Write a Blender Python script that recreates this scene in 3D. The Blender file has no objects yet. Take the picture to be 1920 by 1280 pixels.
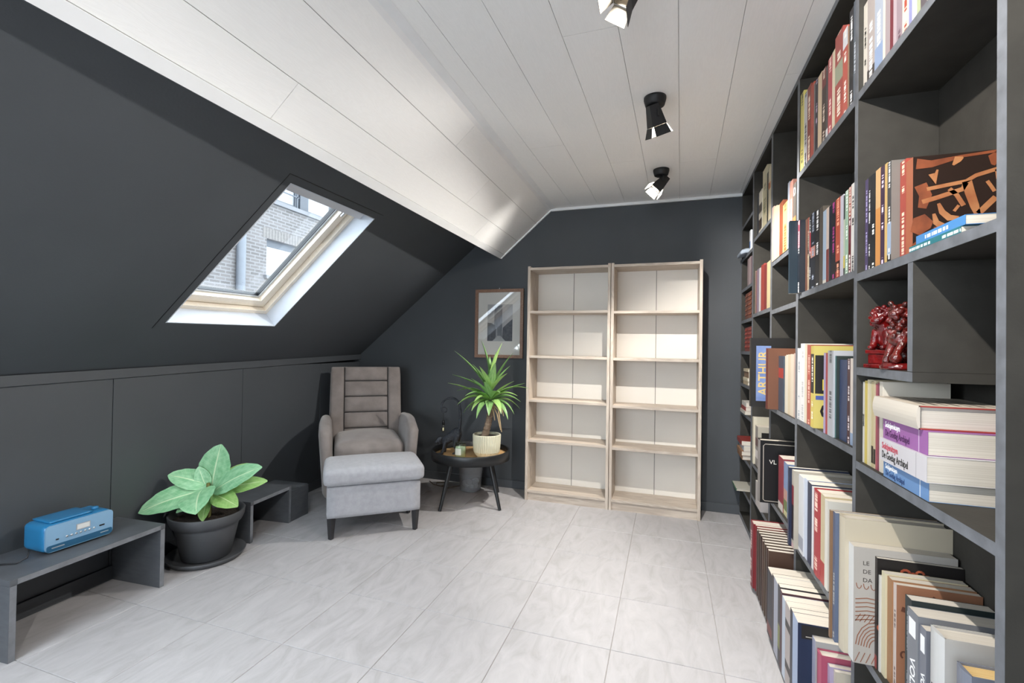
import bpy, bmesh, math, random
from mathutils import Vector, Matrix

# ---------------------------------------------------------------- camera
scene = bpy.context.scene
COL = scene.collection
R3 = Vector((0.948676, 0.315862, 0.015657))
U3 = Vector((-0.011210, -0.015891, 0.999811))
F3 = Vector((-0.316051, 0.948672, 0.011534))
cam_data = bpy.data.cameras.new('camera')
cam_data.sensor_width = 36.0
cam_data.lens = 16.381
cam_data.clip_start = 0.02
cam = bpy.data.objects.new('camera', cam_data)
COL.objects.link(cam)
m3 = Matrix((R3, U3, -F3)).transposed()
cam.matrix_world = Matrix.Translation((0, 0, 1.2)) @ m3.to_4x4()
scene.camera = cam

# ---------------------------------------------------------------- world, big lights, exposure
world = bpy.data.worlds.new('sky')
scene.world = world
world.use_nodes = True
wn = world.node_tree
wn.nodes.clear()
bg = wn.nodes.new('ShaderNodeBackground')
bg.inputs['Color'].default_value = (0.80, 0.90, 1.0, 1)
bg.inputs['Strength'].default_value = 2.6
wo = wn.nodes.new('ShaderNodeOutputWorld')
wn.links.new(bg.outputs[0], wo.inputs[0])

def area_light(name, loc, look, sx, sy, power, color):
    d = bpy.data.lights.new(name, 'AREA')
    d.shape = 'RECTANGLE'; d.size = sx; d.size_y = sy
    d.energy = power; d.color = color
    o = bpy.data.objects.new(name, d)
    COL.objects.link(o)
    o.location = loc
    o.rotation_euler = (Vector(look) - Vector(loc)).to_track_quat('-Z', 'Y').to_euler()
    return o
# added fill lamps outside two made-up, unseen windows beside and behind the camera
area_light('added_roof_fill', (-2.156, -0.365, 1.566), (-1.52, -0.306, 0.80), 1.10, 1.25, 22, (0.86, 0.93, 1.0))
area_light('added_rear_fill', (-0.95, -2.60, 1.35), (-0.95, 0.0, 1.35), 2.4, 1.7, 4, (0.88, 0.94, 1.0))

scene.view_settings.view_transform = 'Standard'
scene.view_settings.look = 'None'
scene.view_settings.gamma = 1.0
scene.view_settings.use_curve_mapping = False
scene.view_settings.exposure = 1.68
scene.cycles.max_bounces = 8
scene.cycles.diffuse_bounces = 5
scene.cycles.transparent_max_bounces = 12
scene.cycles.sample_clamp_indirect = 6.0
scene.cycles.use_denoising = True
scene.cycles.caustics_reflective = False
scene.cycles.caustics_refractive = False

# ---------------------------------------------------------------- helpers: colours and materials
def lin(c):
    return c / 12.92 if c <= 0.04045 else ((c + 0.055) / 1.055) ** 2.4
def hexc(h):
    return tuple(lin(int(h[i:i + 2], 16) / 255.0) for i in (0, 2, 4)) + (1.0,)

MATS = {}
def mat(name, color, rough=0.6, var=0.0, vscale=8.0, bump=0.0, bscale=60.0, stretch=(1, 1, 1), metal=0.0,
        spec=0.5, color2=None, coat=0.0, sheen=0.0, emit=None, alpha=None, trans=0.0, detail=4.0):
    if name in MATS:
        return MATS[name]
    m = bpy.data.materials.new(name)
    m.use_nodes = True
    nt = m.node_tree
    b = nt.nodes['Principled BSDF']
    col = color if not isinstance(color, str) else hexc(color)
    b.inputs['Base Color'].default_value = col
    b.inputs['Roughness'].default_value = rough
    b.inputs['Metallic'].default_value = metal
    b.inputs['Specular IOR Level'].default_value = spec
    b.inputs['Coat Weight'].default_value = coat
    b.inputs['Sheen Weight'].default_value = sheen
    b.inputs['Transmission Weight'].default_value = trans
    if alpha is not None:
        b.inputs['Alpha'].default_value = alpha
    if emit:
        b.inputs['Emission Color'].default_value = emit[0]
        b.inputs['Emission Strength'].default_value = emit[1]
    tc = mp = None
    if var > 0 or bump > 0 or color2 is not None:
        tc = nt.nodes.new('ShaderNodeTexCoord')
        mp = nt.nodes.new('ShaderNodeMapping')
        mp.inputs['Scale'].default_value = stretch
        nt.links.new(tc.outputs['Object'], mp.inputs['Vector'])
    if var > 0 or color2 is not None:
        n = nt.nodes.new('ShaderNodeTexNoise')
        n.inputs['Scale'].default_value = vscale
        n.inputs['Detail'].default_value = detail
        nt.links.new(mp.outputs[0], n.inputs['Vector'])
        r = nt.nodes.new('ShaderNodeValToRGB')
        r.color_ramp.elements[0].position = 0.3
        r.color_ramp.elements[1].position = 0.7
        c2 = hexc(color2) if isinstance(color2, str) else color2
        if c2 is None:
            r.color_ramp.elements[0].color = tuple(c * (1 - var) for c in col[:3]) + (1,)
            r.color_ramp.elements[1].color = tuple(min(1, c * (1 + var)) for c in col[:3]) + (1,)
        else:
            r.color_ramp.elements[0].color = col
            r.color_ramp.elements[1].color = c2
        nt.links.new(n.outputs['Fac'], r.inputs[0])
        nt.links.new(r.outputs[0], b.inputs['Base Color'])
    if bump > 0:
        n2 = nt.nodes.new('ShaderNodeTexNoise')
        n2.inputs['Scale'].default_value = bscale
        n2.inputs['Detail'].default_value = 3
        nt.links.new(mp.outputs[0], n2.inputs['Vector'])
        bp = nt.nodes.new('ShaderNodeBump')
        bp.inputs['Strength'].default_value = bump
        bp.inputs['Distance'].default_value = 0.01
        nt.links.new(n2.outputs['Fac'], bp.inputs['Height'])
        nt.links.new(bp.outputs[0], b.inputs['Normal'])
    MATS[name] = m
    return m

def floor_tile_mat():
    m = bpy.data.materials.new('slate_floor_tile'); m.use_nodes = True
    nt = m.node_tree; b = nt.nodes['Principled BSDF']
    tc = nt.nodes.new('ShaderNodeTexCoord'); oi = nt.nodes.new('ShaderNodeObjectInfo')
    vm = nt.nodes.new('ShaderNodeVectorMath'); vm.operation = 'MULTIPLY_ADD'
    cx = nt.nodes.new('ShaderNodeCombineXYZ')
    mu = nt.nodes.new('ShaderNodeMath'); mu.operation = 'MULTIPLY'; mu.inputs[1].default_value = 37.0
    nt.links.new(oi.outputs['Random'], mu.inputs[0])
    nt.links.new(mu.outputs[0], cx.inputs[0]); nt.links.new(mu.outputs[0], cx.inputs[2])
    vm.inputs[1].default_value = (1.7, 0.55, 1.0)
    nt.links.new(tc.outputs['Object'], vm.inputs[0]); nt.links.new(cx.outputs[0], vm.inputs[2])
    n1 = nt.nodes.new('ShaderNodeTexNoise'); n1.inputs['Scale'].default_value = 7.0; n1.inputs['Detail'].default_value = 9
    n1.inputs['Distortion'].default_value = 1.6; n1.inputs['Roughness'].default_value = 0.62
    nt.links.new(vm.outputs[0], n1.inputs['Vector'])
    r = nt.nodes.new('ShaderNodeValToRGB')
    e = r.color_ramp.elements
    e[0].position = 0.25; e[0].color = hexc('9D9B9A')
    e[1].position = 0.72; e[1].color = hexc('B4B2B3')
    x = r.color_ramp.elements.new(0.48); x.color = hexc('ABA9AA')
    nt.links.new(n1.outputs['Fac'], r.inputs[0])
    nt.links.new(r.outputs[0], b.inputs['Base Color'])
    bp = nt.nodes.new('ShaderNodeBump'); bp.inputs['Strength'].default_value = 0.18; bp.inputs['Distance'].default_value = 0.006
    nt.links.new(n1.outputs['Fac'], bp.inputs['Height']); nt.links.new(bp.outputs[0], b.inputs['Normal'])
    b.inputs['Roughness'].default_value = 0.52
    return m

def board_mat(name, ca, cb, axis_scale, rough=0.55, bump=0.12):
    """painted or printed board with a long grain"""
    m = bpy.data.materials.new(name); m.use_nodes = True
    nt = m.node_tree; b = nt.nodes['Principled BSDF']
    tc = nt.nodes.new('ShaderNodeTexCoord'); oi = nt.nodes.new('ShaderNodeObjectInfo')
    mp = nt.nodes.new('ShaderNodeMapping'); mp.inputs['Scale'].default_value = axis_scale
    mu = nt.nodes.new('ShaderNodeVectorMath'); mu.operation = 'ADD'
    sc = nt.nodes.new('ShaderNodeMath'); sc.operation = 'MULTIPLY'; sc.inputs[1].default_value = 11.0
    nt.links.new(oi.outputs['Random'], sc.inputs[0])
    nt.links.new(tc.outputs['Object'], mp.inputs['Vector'])
    nt.links.new(mp.outputs[0], mu.inputs[0]); nt.links.new(sc.outputs[0], mu.inputs[1])
    n1 = nt.nodes.new('ShaderNodeTexNoise'); n1.inputs['Scale'].default_value = 3.0; n1.inputs['Detail'].default_value = 5
    n1.inputs['Distortion'].default_value = 0.9
    nt.links.new(mu.outputs[0], n1.inputs['Vector'])
    w = nt.nodes.new('ShaderNodeMath'); w.operation = 'MULTIPLY'; w.inputs[1].default_value = 26.0
    nt.links.new(n1.outputs['Fac'], w.inputs[0])
    fr = nt.nodes.new('ShaderNodeMath'); fr.operation = 'PINGPONG'; fr.inputs[1].default_value = 1.0
    nt.links.new(w.outputs[0], fr.inputs[0])
    r = nt.nodes.new('ShaderNodeValToRGB')
    r.color_ramp.elements[0].color = hexc(ca); r.color_ramp.elements[1].color = hexc(cb)
    nt.links.new(fr.outputs[0], r.inputs[0]); nt.links.new(r.outputs[0], b.inputs['Base Color'])
    bp = nt.nodes.new('ShaderNodeBump'); bp.inputs['Strength'].default_value = bump; bp.inputs['Distance'].default_value = 0.003
    nt.links.new(fr.outputs[0], bp.inputs['Height']); nt.links.new(bp.outputs[0], b.inputs['Normal'])
    b.inputs['Roughness'].default_value = rough
    return m

def brick_mat():
    m = bpy.data.materials.new('grey_brick'); m.use_nodes = True
    nt = m.node_tree; b = nt.nodes['Principled BSDF']
    tc = nt.nodes.new('ShaderNodeTexCoord'); mp = nt.nodes.new('ShaderNodeMapping')
    mp.inputs['Rotation'].default_value = (math.radians(90), 0, math.radians(90))
    sx = nt.nodes.new('ShaderNodeSeparateXYZ'); cx = nt.nodes.new('ShaderNodeCombineXYZ')
    nt.links.new(tc.outputs['Object'], sx.inputs[0])
    nt.links.new(sx.outputs['Y'], cx.inputs['X']); nt.links.new(sx.outputs['Z'], cx.inputs['Y'])
    k = nt.nodes.new('ShaderNodeTexBrick')
    k.inputs['Scale'].default_value = 1.0
    k.inputs['Brick Width'].default_value = 0.22; k.inputs['Row Height'].default_value = 0.068
    k.inputs['Mortar Size'].default_value = 0.012
    k.inputs['Color1'].default_value = hexc('5C5856'); k.inputs['Color2'].default_value = hexc('4C4947')
    k.inputs['Mortar'].default_value = hexc('686666')
    nt.links.new(cx.outputs[0], k.inputs['Vector']); nt.links.new(k.outputs['Color'], b.inputs['Base Color'])
    b.inputs['Roughness'].default_value = 0.9
    return m

def glass_mat(name, tint=(1, 1, 1, 1), refl=1.0):
    m = bpy.data.materials.new(name); m.use_nodes = True
    nt = m.node_tree; nt.nodes.clear()
    o = nt.nodes.new('ShaderNodeOutputMaterial'); t = nt.nodes.new('ShaderNodeBsdfTransparent')
    g = nt.nodes.new('ShaderNodeBsdfGlossy'); g.inputs['Roughness'].default_value = 0.02
    t.inputs['Color'].default_value = tint
    lw = nt.nodes.new('ShaderNodeLayerWeight')
    pw = nt.nodes.new('ShaderNodeMath'); pw.operation = 'POWER'; pw.inputs[1].default_value = 5.0
    mm = nt.nodes.new('ShaderNodeMath'); mm.operation = 'MULTIPLY_ADD'; mm.inputs[1].default_value = 0.9 * min(1.0, refl); mm.inputs[2].default_value = 0.045 * refl
    mx = nt.nodes.new('ShaderNodeMixShader')
    nt.links.new(lw.outputs['Facing'], pw.inputs[0]); nt.links.new(pw.outputs[0], mm.inputs[0]); nt.links.new(mm.outputs[0], mx.inputs[0])
    nt.links.new(t.outputs[0], mx.inputs[1]); nt.links.new(g.outputs[0], mx.inputs[2])
    nt.links.new(mx.outputs[0], o.inputs[0])
    return m

def book_cover_mat():
    """cover colour from the mesh; small illegible title marks on the spine from a noise along its length"""
    m = bpy.data.materials.new('book_cover'); m.use_nodes = True
    nt = m.node_tree; b = nt.nodes['Principled BSDF']
    a1 = nt.nodes.new('ShaderNodeAttribute'); a1.attribute_name = 'Col'
    a2 = nt.nodes.new('ShaderNodeAttribute'); a2.attribute_name = 'Ink'
    uv = nt.nodes.new('ShaderNodeUVMap'); uv.uv_map = 'UVMap'
    s = nt.nodes.new('ShaderNodeSeparateXYZ'); nt.links.new(uv.outputs[0], s.inputs[0])
    def math_(op, a, v=None, b_=None):
        n = nt.nodes.new('ShaderNodeMath'); n.operation = op
        nt.links.new(a, n.inputs[0])
        if v is not None: n.inputs[1].default_value = v
        if b_ is not None: nt.links.new(b_, n.inputs[1])
        return n.outputs[0]
    d = math_('ABSOLUTE', math_('SUBTRACT', s.outputs['X'], 0.5))
    inu = math_('LESS_THAN', d, 0.2)
    def noise1(scale, thr):
        cx = nt.nodes.new('ShaderNodeCombineXYZ'); nt.links.new(s.outputs['Y'], cx.inputs[0])
        n = nt.nodes.new('ShaderNodeTexNoise'); n.inputs['Scale'].default_value = scale; n.inputs['Detail'].default_value = 1
        nt.links.new(cx.outputs[0], n.inputs['Vector'])
        return math_('GREATER_THAN', n.outputs['Fac'], thr)
    k = math_('MULTIPLY', inu, None, noise1(11.0, 0.5))
    k = math_('MULTIPLY', k, None, noise1(170.0, 0.47))
    k = math_('MULTIPLY', k, None, a2.outputs['Alpha'])
    mx = nt.nodes.new('ShaderNodeMix'); mx.data_type = 'RGBA'
    nt.links.new(k, mx.inputs[0]); nt.links.new(a1.outputs['Color'], mx.inputs[6]); nt.links.new(a2.outputs['Color'], mx.inputs[7])
    nt.links.new(mx.outputs[2], b.inputs['Base Color'])
    b.inputs['Roughness'].default_value = 0.42
    b.inputs['Specular IOR Level'].default_value = 0.4
    return m

def pages_mat(name, ca, cb):
    m = bpy.data.materials.new(name); m.use_nodes = True
    nt = m.node_tree; b = nt.nodes['Principled BSDF']
    tc = nt.nodes.new('ShaderNodeTexCoord'); mp = nt.nodes.new('ShaderNodeMapping')
    mp.inputs['Scale'].default_value = (2, 900, 2)
    nt.links.new(tc.outputs['Object'], mp.inputs['Vector'])
    n = nt.nodes.new('ShaderNodeTexNoise'); n.inputs['Scale'].default_value = 1.0
    nt.links.new(mp.outputs[0], n.inputs['Vector'])
    r = nt.nodes.new('ShaderNodeValToRGB')
    r.color_ramp.elements[0].position = 0.35; r.color_ramp.elements[1].position = 0.65
    r.color_ramp.elements[0].color = hexc(ca); r.color_ramp.elements[1].color = hexc(cb)
    nt.links.new(n.outputs['Fac'], r.inputs[0]); nt.links.new(r.outputs[0], b.inputs['Base Color'])
    b.inputs['Roughness'].default_value = 0.85
    return m

# ---------------------------------------------------------------- helpers: meshes and objects
class MB:
    """collects shapes, then becomes one mesh object"""
    def __init__(self):
        self.v = []; self.f = []; self.mi = []; self.sm = []
    def add(self, verts, faces, mi=0, smooth=False):
        o = len(self.v)
        self.v.extend([tuple(p) for p in verts])
        for f in faces:
            self.f.append(tuple(i + o for i in f)); self.mi.append(mi); self.sm.append(smooth)
        return self
    def box(self, x0, x1, y0, y1, z0, z1, mi=0, M=None):
        vs = [Vector(p) for p in ((x0, y0, z0), (x1, y0, z0), (x1, y1, z0), (x0, y1, z0), (x0, y0, z1), (x1, y0, z1), (x1, y1, z1), (x0, y1, z1))]
        if M is not None: vs = [M @ p for p in vs]
        return self.add(vs, [(0, 3, 2, 1), (4, 5, 6, 7), (0, 1, 5, 4), (1, 2, 6, 5), (2, 3, 7, 6), (3, 0, 4, 7)], mi)
    def hexa(self, lo, hi, mi=0):
        """two quads (lists of four points, same order) joined into a solid"""
        return self.add(list(lo) + list(hi), [(3, 2, 1, 0), (4, 5, 6, 7), (0, 1, 5, 4), (1, 2, 6, 5), (2, 3, 7, 6), (3, 0, 4, 7)], mi)
    def tube(self, pts, rad, seg=8, mi=0, cap=True):
        pts = [Vector(p) for p in pts]; n = len(pts)
        rads = rad if isinstance(rad, (list, tuple)) else [rad] * n
        rings = []; up = Vector((0, 0, 1))
        prev = None
        for i, p in enumerate(pts):
            t = (pts[min(i + 1, n - 1)] - pts[max(i - 1, 0)]).normalized()
            if prev is None:
                a = t.cross(up)
                if a.length < 1e-3: a = t.cross(Vector((1, 0, 0)))
                a.normalize()
            else:
                a = prev - t * prev.dot(t)
                if a.length < 1e-5: a = t.cross(up)
                a.normalize()
            prev = a; b = t.cross(a)
            rings.append([p + (a * math.cos(k * 2 * math.pi / seg) + b * math.sin(k * 2 * math.pi / seg)) * rads[i] for k in range(seg)])
        vs = [q for r in rings for q in r]; fs = []
        for i in range(n - 1):
            for k in range(seg):
                fs.append((i * seg + k, i * seg + (k + 1) % seg, (i + 1) * seg + (k + 1) % seg, (i + 1) * seg + k))
        self.add(vs, fs, mi, True)
        if cap:
            self.add(rings[0], [tuple(range(seg))], mi); self.add(rings[-1], [tuple(reversed(range(seg)))], mi)
        return self
    def lathe(self, prof, seg=32, c=(0, 0, 0), mi=0, rx=1.0, ry=1.0, smooth=True, caps=(True, True)):
        vs = []; fs = []
        for r, z in prof:
            for k in range(seg):
                a = 2 * math.pi * k / seg
                vs.append((c[0] + r * rx * math.cos(a), c[1] + r * ry * math.sin(a), c[2] + z))
        n = len(prof)
        for i in range(n - 1):
            for k in range(seg):
                fs.append((i * seg + k, i * seg + (k + 1) % seg, (i + 1) * seg + (k + 1) % seg, (i + 1) * seg + k))
        self.add(vs, fs, mi, smooth)
        if caps[0]: self.add(vs[:seg], [tuple(reversed(range(seg)))], mi)
        if caps[1]: self.add(vs[-seg:], [tuple(range(seg))], mi)
        return self
    def sphere(self, c, r, seg=12, rings=8, mi=0, M=None):
        rr = r if isinstance(r, (tuple, list)) else (r, r, r)
        vs = [(0, 0, 1)]; fs = []
        for i in range(1, rings):
            t = math.pi * i / rings
            for k in range(seg):
                a = 2 * math.pi * k / seg
                vs.append((math.sin(t) * math.cos(a), math.sin(t) * math.sin(a), math.cos(t)))
        vs.append((0, 0, -1)); L = len(vs) - 1
        for k in range(seg): fs.append((0, 1 + k, 1 + (k + 1) % seg))
        for i in range(rings - 2):
            for k in range(seg):
                a = 1 + i * seg + k; b = 1 + i * seg + (k + 1) % seg
                fs.append((a, a + seg, b + seg, b))
        for k in range(seg): fs.append((L, L - seg + (k + 1) % seg, L - seg + k))
        P = [Vector((v[0] * rr[0], v[1] * rr[1], v[2] * rr[2])) for v in vs]
        if M is not None: P = [M @ p for p in P]
        c = Vector(c)
        return self.add([p + c for p in P], fs, mi, True)
    def mesh(self, name, mats):
        me = bpy.data.meshes.new(name)
        me.from_pydata(self.v, [], self.f)
        for m in (mats if isinstance(mats, (list, tuple)) else [mats]): me.materials.append(m)
        me.polygons.foreach_set('material_index', self.mi)
        me.polygons.foreach_set('use_smooth', self.sm)
        me.update()
        return me
    def build(self, name, mats, parent=None, bevel=0.0, loc=None):
        me = self.mesh(name, mats)
        if bevel > 0:
            bm = bmesh.new(); bm.from_mesh(me)
            bmesh.ops.remove_doubles(bm, verts=bm.verts, dist=1e-5)
            es = [e for e in bm.edges if len(e.link_faces) == 2 and e.calc_face_angle(0) > 0.6]
            bmesh.ops.bevel(bm, geom=es, offset=bevel, segments=2, profile=0.6, affect='EDGES', clamp_overlap=True)
            bm.to_mesh(me); bm.free()
        return link(name, me, parent, loc)

def link(name, me, parent=None, loc=None):
    o = bpy.data.objects.new(name, me)
    COL.objects.link(o)
    if parent is not None: o.parent = parent
    if loc is not None: o.location = loc
    return o

def tag(o, label=None, cat=None, group=None, kind=None):
    if label: o['label'] = label
    if cat: o['category'] = cat
    if group: o['group'] = group
    if kind: o['kind'] = kind
    return o

def thing(name, label, cat, loc=(0, 0, 0), rotz=0.0, group=None):
    o = bpy.data.objects.new(name, None)
    o.empty_display_size = 0.05
    COL.objects.link(o)
    o.location = loc; o.rotation_euler = (0, 0, rotz)
    return tag(o, label, cat, group)

def structure(name, mb, mats, bevel=0.0, label=None):
    o = mb.build(name, mats, None, bevel)
    tag(o, label, None, None, 'structure')
    return o

def roundbox(sx, sy, sz, r, n=10, puff=0.0, puffs=None, warp=None):
    """soft cushion: box of half sizes with rounded edges, z puffed up in the middle; returns verts, faces"""
    bm = bmesh.new()
    bmesh.ops.create_cube(bm, size=2.0)
    bmesh.ops.subdivide_edges(bm, edges=bm.edges[:], cuts=n, use_grid_fill=True)
    for v in bm.verts:
        p = v.co
        q = Vector((math.copysign(min(abs(p.x), 1) , p.x) * sx, p.y * sy, p.z * sz))
        c = Vector((max(-sx + r, min(sx - r, q.x)), max(-sy + r, min(sy - r, q.y)), max(-sz + r, min(sz - r, q.z))))
        d = q - c
        if d.length > 1e-7: q = c + d.normalized() * r
        ux, uy, uz = q.x / sx, q.y / sy, q.z / sz
        if puff and q.z > 0: q.z += puff * max(0, 1 - ux * ux) * max(0, 1 - uy * uy)
        if puffs:
            q.x += puffs[0] * ux * max(0, 1 - uy * uy) * max(0, 1 - uz * uz)
            q.y += puffs[1] * uy * max(0, 1 - ux * ux) * max(0, 1 - uz * uz)
        if warp: q = warp(q)
        v.co = q
    bm.verts.ensure_lookup_table()
    vs = [v.co.copy() for v in bm.verts]
    fs = [tuple(v.index for v in f.verts) for f in bm.faces]
    bm.free()
    return vs, fs

def sculpt(name, parts, mats, voxel, parent=None, smooth=2):
    """continuous figure: overlapping capsules and ellipsoids fused by a voxel remesh"""
    mb = MB()
    for p in parts:
        if p[0] == 's': mb.sphere(p[1], p[2], 14, 10)
        else:
            a, ra, b, rb = Vector(p[1]), p[2], Vector(p[3]), p[4]
            n = 6
            pts = [a.lerp(b, i / n) for i in range(n + 1)]
            mb.tube(pts, [ra + (rb - ra) * i / n for i in range(n + 1)], 10)
            mb.sphere(a, ra, 10, 8); mb.sphere(b, rb, 10, 8)
    me = mb.mesh(name, mats)
    tmp = bpy.data.objects.new('tmp_' + name, me); COL.objects.link(tmp)
    r = tmp.modifiers.new('r', 'REMESH'); r.mode = 'VOXEL'; r.voxel_size = voxel
    s = tmp.modifiers.new('s', 'SMOOTH'); s.factor = 0.5; s.iterations = smooth
    dg = bpy.context.evaluated_depsgraph_get()
    me2 = bpy.data.meshes.new_from_object(tmp.evaluated_get(dg))
    me2.name = name
    bpy.data.objects.remove(tmp); bpy.data.meshes.remove(me)
    me2.polygons.foreach_set('use_smooth', [True] * len(me2.polygons))
    if not me2.materials:
        me2.materials.append(mats if not isinstance(mats, list) else mats[0])
    return link(name, me2, parent)

def text_mesh(body, size, m, extrude=0.0002, align='LEFT', name='lettering', sx=1.0, bold=0.0):
    cu = bpy.data.curves.new('t', 'FONT')
    cu.body = body; cu.size = size; cu.extrude = extrude; cu.align_x = align; cu.align_y = 'CENTER'
    cu.resolution_u = 2; cu.offset = bold
    o = bpy.data.objects.new('t', cu); COL.objects.link(o)
    dg = bpy.context.evaluated_depsgraph_get()
    me = bpy.data.meshes.new_from_object(o.evaluated_get(dg))
    bpy.data.objects.remove(o); bpy.data.curves.remove(cu)
    me.name = name
    if sx != 1.0:
        for v in me.vertices: v.co.x *= sx
    me.materials.clear(); me.materials.append(m)
    return me

def place_text(body, size, m, origin, xdir, ydir, parent, align='LEFT', name='lettering', sx=1.0, bold=0.0):
    """flat lettering: runs along xdir, its top towards ydir"""
    me = text_mesh(body, size, m, 0.0002, align, name, sx, bold)
    X = Vector(xdir).normalized(); Y = Vector(ydir).normalized(); Z = X.cross(Y)
    M = Matrix((X, Y, Z)).transposed().to_4x4(); M.translation = Vector(origin)
    me.transform(M)
    return link(name, me, parent)

random.seed(7)

# ================================================================ THE ROOM
XS = 0.513          # front plane of the built-in bookcase
YB = 3.787          # far wall
XR, ZC = -0.928, 2.358
XW, ZW = -1.379, 1.963
YREAR = -2.45

M_dark = mat('anthracite_paint', '44484C', 0.62, var=0.06, vscale=2.5, bump=0.05, bscale=120)
M_dark2 = mat('anthracite_panel', '44484C', 0.5, var=0.05, vscale=3.0, bump=0.03, bscale=160)
M_grout = mat('tile_joint', 'A09D9A', 0.8, var=0.1, vscale=20)
M_tile = floor_tile_mat()
M_white = board_mat('white_wood_effect_board', 'F3F3F1', 'F6F6F4', (9.0, 0.8, 9.0), 0.5, 0.05)
M_whitep = mat('white_paint', 'D8D8D6', 0.55, var=0.02, vscale=6)
M_trimw = mat('white_trim', 'ECEDED', 0.45, var=0.02, vscale=12)
M_joint = mat('shadow_gap', 'C8C8C6', 0.8, var=0.05)
M_black = mat('black_satin_metal', '17181A', 0.42, var=0.1, vscale=30)

def knee_x(y): return -2.626 - 0.066 * (y - 1.23)
def slope_z(x, y): return 1.1 + 0.826 * (x + 2.8) + 0.077 * (y - YB)

# floor: joint bed with one piece per tile; behind the camera the bed itself is the surface
mb = MB()
mb.box(-3.2, 0.86, 0.265, 3.95, -0.08, -0.003)
mb.box(-3.2, 0.86, YREAR - 0.2, 0.265, -0.08, 0.0, mi=1)
floor = structure('floor', mb, [M_grout, M_tile], label='pale grey slate-look tiled floor')
xs = [-0.2 + 0.415 * k for k in range(-7, 4)]
ys = [1.905 + 0.41 * k for k in range(-4, 6)]
for i in range(len(xs) - 1):
    for j in range(len(ys) - 1):
        x0, x1 = xs[i] + 0.0012, min(xs[i + 1], 0.86) - 0.0012
        y0, y1 = ys[j] + 0.0012, min(ys[j + 1], 3.95) - 0.0012
        if x1 - x0 < 0.02: continue
        t = MB()
        w, d = (x1 - x0) / 2, (y1 - y0) / 2
        e = 0.0014
        t.add([(-w, -d, -0.009), (w, -d, -0.009), (w, d, -0.009), (-w, d, -0.009),
               (-w, -d, -e), (w, -d, -e), (w, d, -e), (-w, d, -e),
               (-w + e, -d + e, 0), (w - e, -d + e, 0), (w - e, d - e, 0), (-w + e, d - e, 0)],
              [(8, 9, 10, 11)] + [(a, (a + 1) % 4, 4 + (a + 1) % 4, 4 + a) for a in range(4)] + [(4 + a, 4 + (a + 1) % 4, 8 + (a + 1) % 4, 8 + a) for a in range(4)])
        t.build('floor_tile', M_tile, floor, loc=((x0 + x1) / 2, (y0 + y1) / 2, 0))

# flat ceiling: slab plus long boards
mb = MB()
mb.box(-1.02, 0.86, YREAR - 0.2, 3.95, 2.367, 2.50)
mb.box(-1.02, 0.86, YREAR - 0.2, 0.50, 2.358, 2.367, mi=1)
ceiling = structure('ceiling', mb, [M_joint, M_white], label='flat white boarded ceiling')
def ceil_shift(y): return 0.026 * (y - 2.3)
lines = [-1.0, -0.785, -0.58, -0.368, -0.165, 0.040, 0.253, 0.460, 0.665, 0.84]
cuts = {2: [], 3: [1.69, 2.945], 5: [3.05], 1: [2.6], 6: [1.2], 4: [1.0], 7: [2.2]}
for i in range(len(lines) - 1):
    yy = [0.502] + sorted(cuts.get(i, [])) + [YB]
    for a, b in zip(yy[:-1], yy[1:]):
        a += 0.001; b -= 0.001; g = 0.0009
        def X(k, y): return lines[k] + ceil_shift(y)
        lo = [(X(i, a) + g, a, 2.358), (X(i + 1, a) - g, a, 2.358), (X(i + 1, b) - g, b, 2.358), (X(i, b) + g, b, 2.358)]
        hi = [(p[0], p[1], 2.3665) for p in lo]
        MB().hexa(lo, hi).build('ceiling_board', M_white, ceiling)

# white boarded slope
ta = math.atan2(ZC - ZW, XR - XW)
nw = Vector((-math.sin(ta), 0, math.cos(ta)))          # outwards (up and to the left)
def wpt(x, y, d=0.0):
    return Vector((x, y, ZW + (x - XW) * (ZC - ZW) / (XR - XW))) + nw * d
mb = MB()
mb.hexa([wpt(XW, YREAR - .1, .009), wpt(XR + .02, YREAR - .1, .009), wpt(XR + .02, 3.9, .009), wpt(XW, 3.9, .009)],
        [wpt(XW, YREAR - .1, .05), wpt(XR + .02, YREAR - .1, .05), wpt(XR + .02, 3.9, .05), wpt(XW, 3.9, .05)])
mb.box(XW - 0.012, XW - 0.001, YREAR - .1, 3.9, ZW + 0.002, ZW + 0.42, mi=1)
slope_up = structure('wall_slope_upper', mb, [M_joint, M_dark], label='white boarded upper slope of the attic ceiling')
wl = [XW, -1.343, -1.221, -1.060, XR + 0.004]
wc = {1: [1.283, 3.1], 2: [0.3, 2.7], 3: [2.2]}
for i in range(len(wl) - 1):
    yy = [YREAR] + wc.get(i, []) + [YB]
    for a, b in zip(yy[:-1], yy[1:]):
        a += 0.001; b -= 0.001; g = 0.0008 if i else 0.0
        lo = [wpt(wl[i] + g, a), wpt(wl[i + 1] - 0.0008, a), wpt(wl[i + 1] - 0.0008, b), wpt(wl[i] + g, b)]
        d0 = -0.004 if i == 0 else 0.0
        lo = [p + nw * d0 for p in lo]
        hi = [p + nw * (0.0085 - d0) for p in lo]
        MB().hexa(lo, hi).build('slope_board' if i else 'edge_strip', M_white if i else M_trimw, slope_up)

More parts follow.
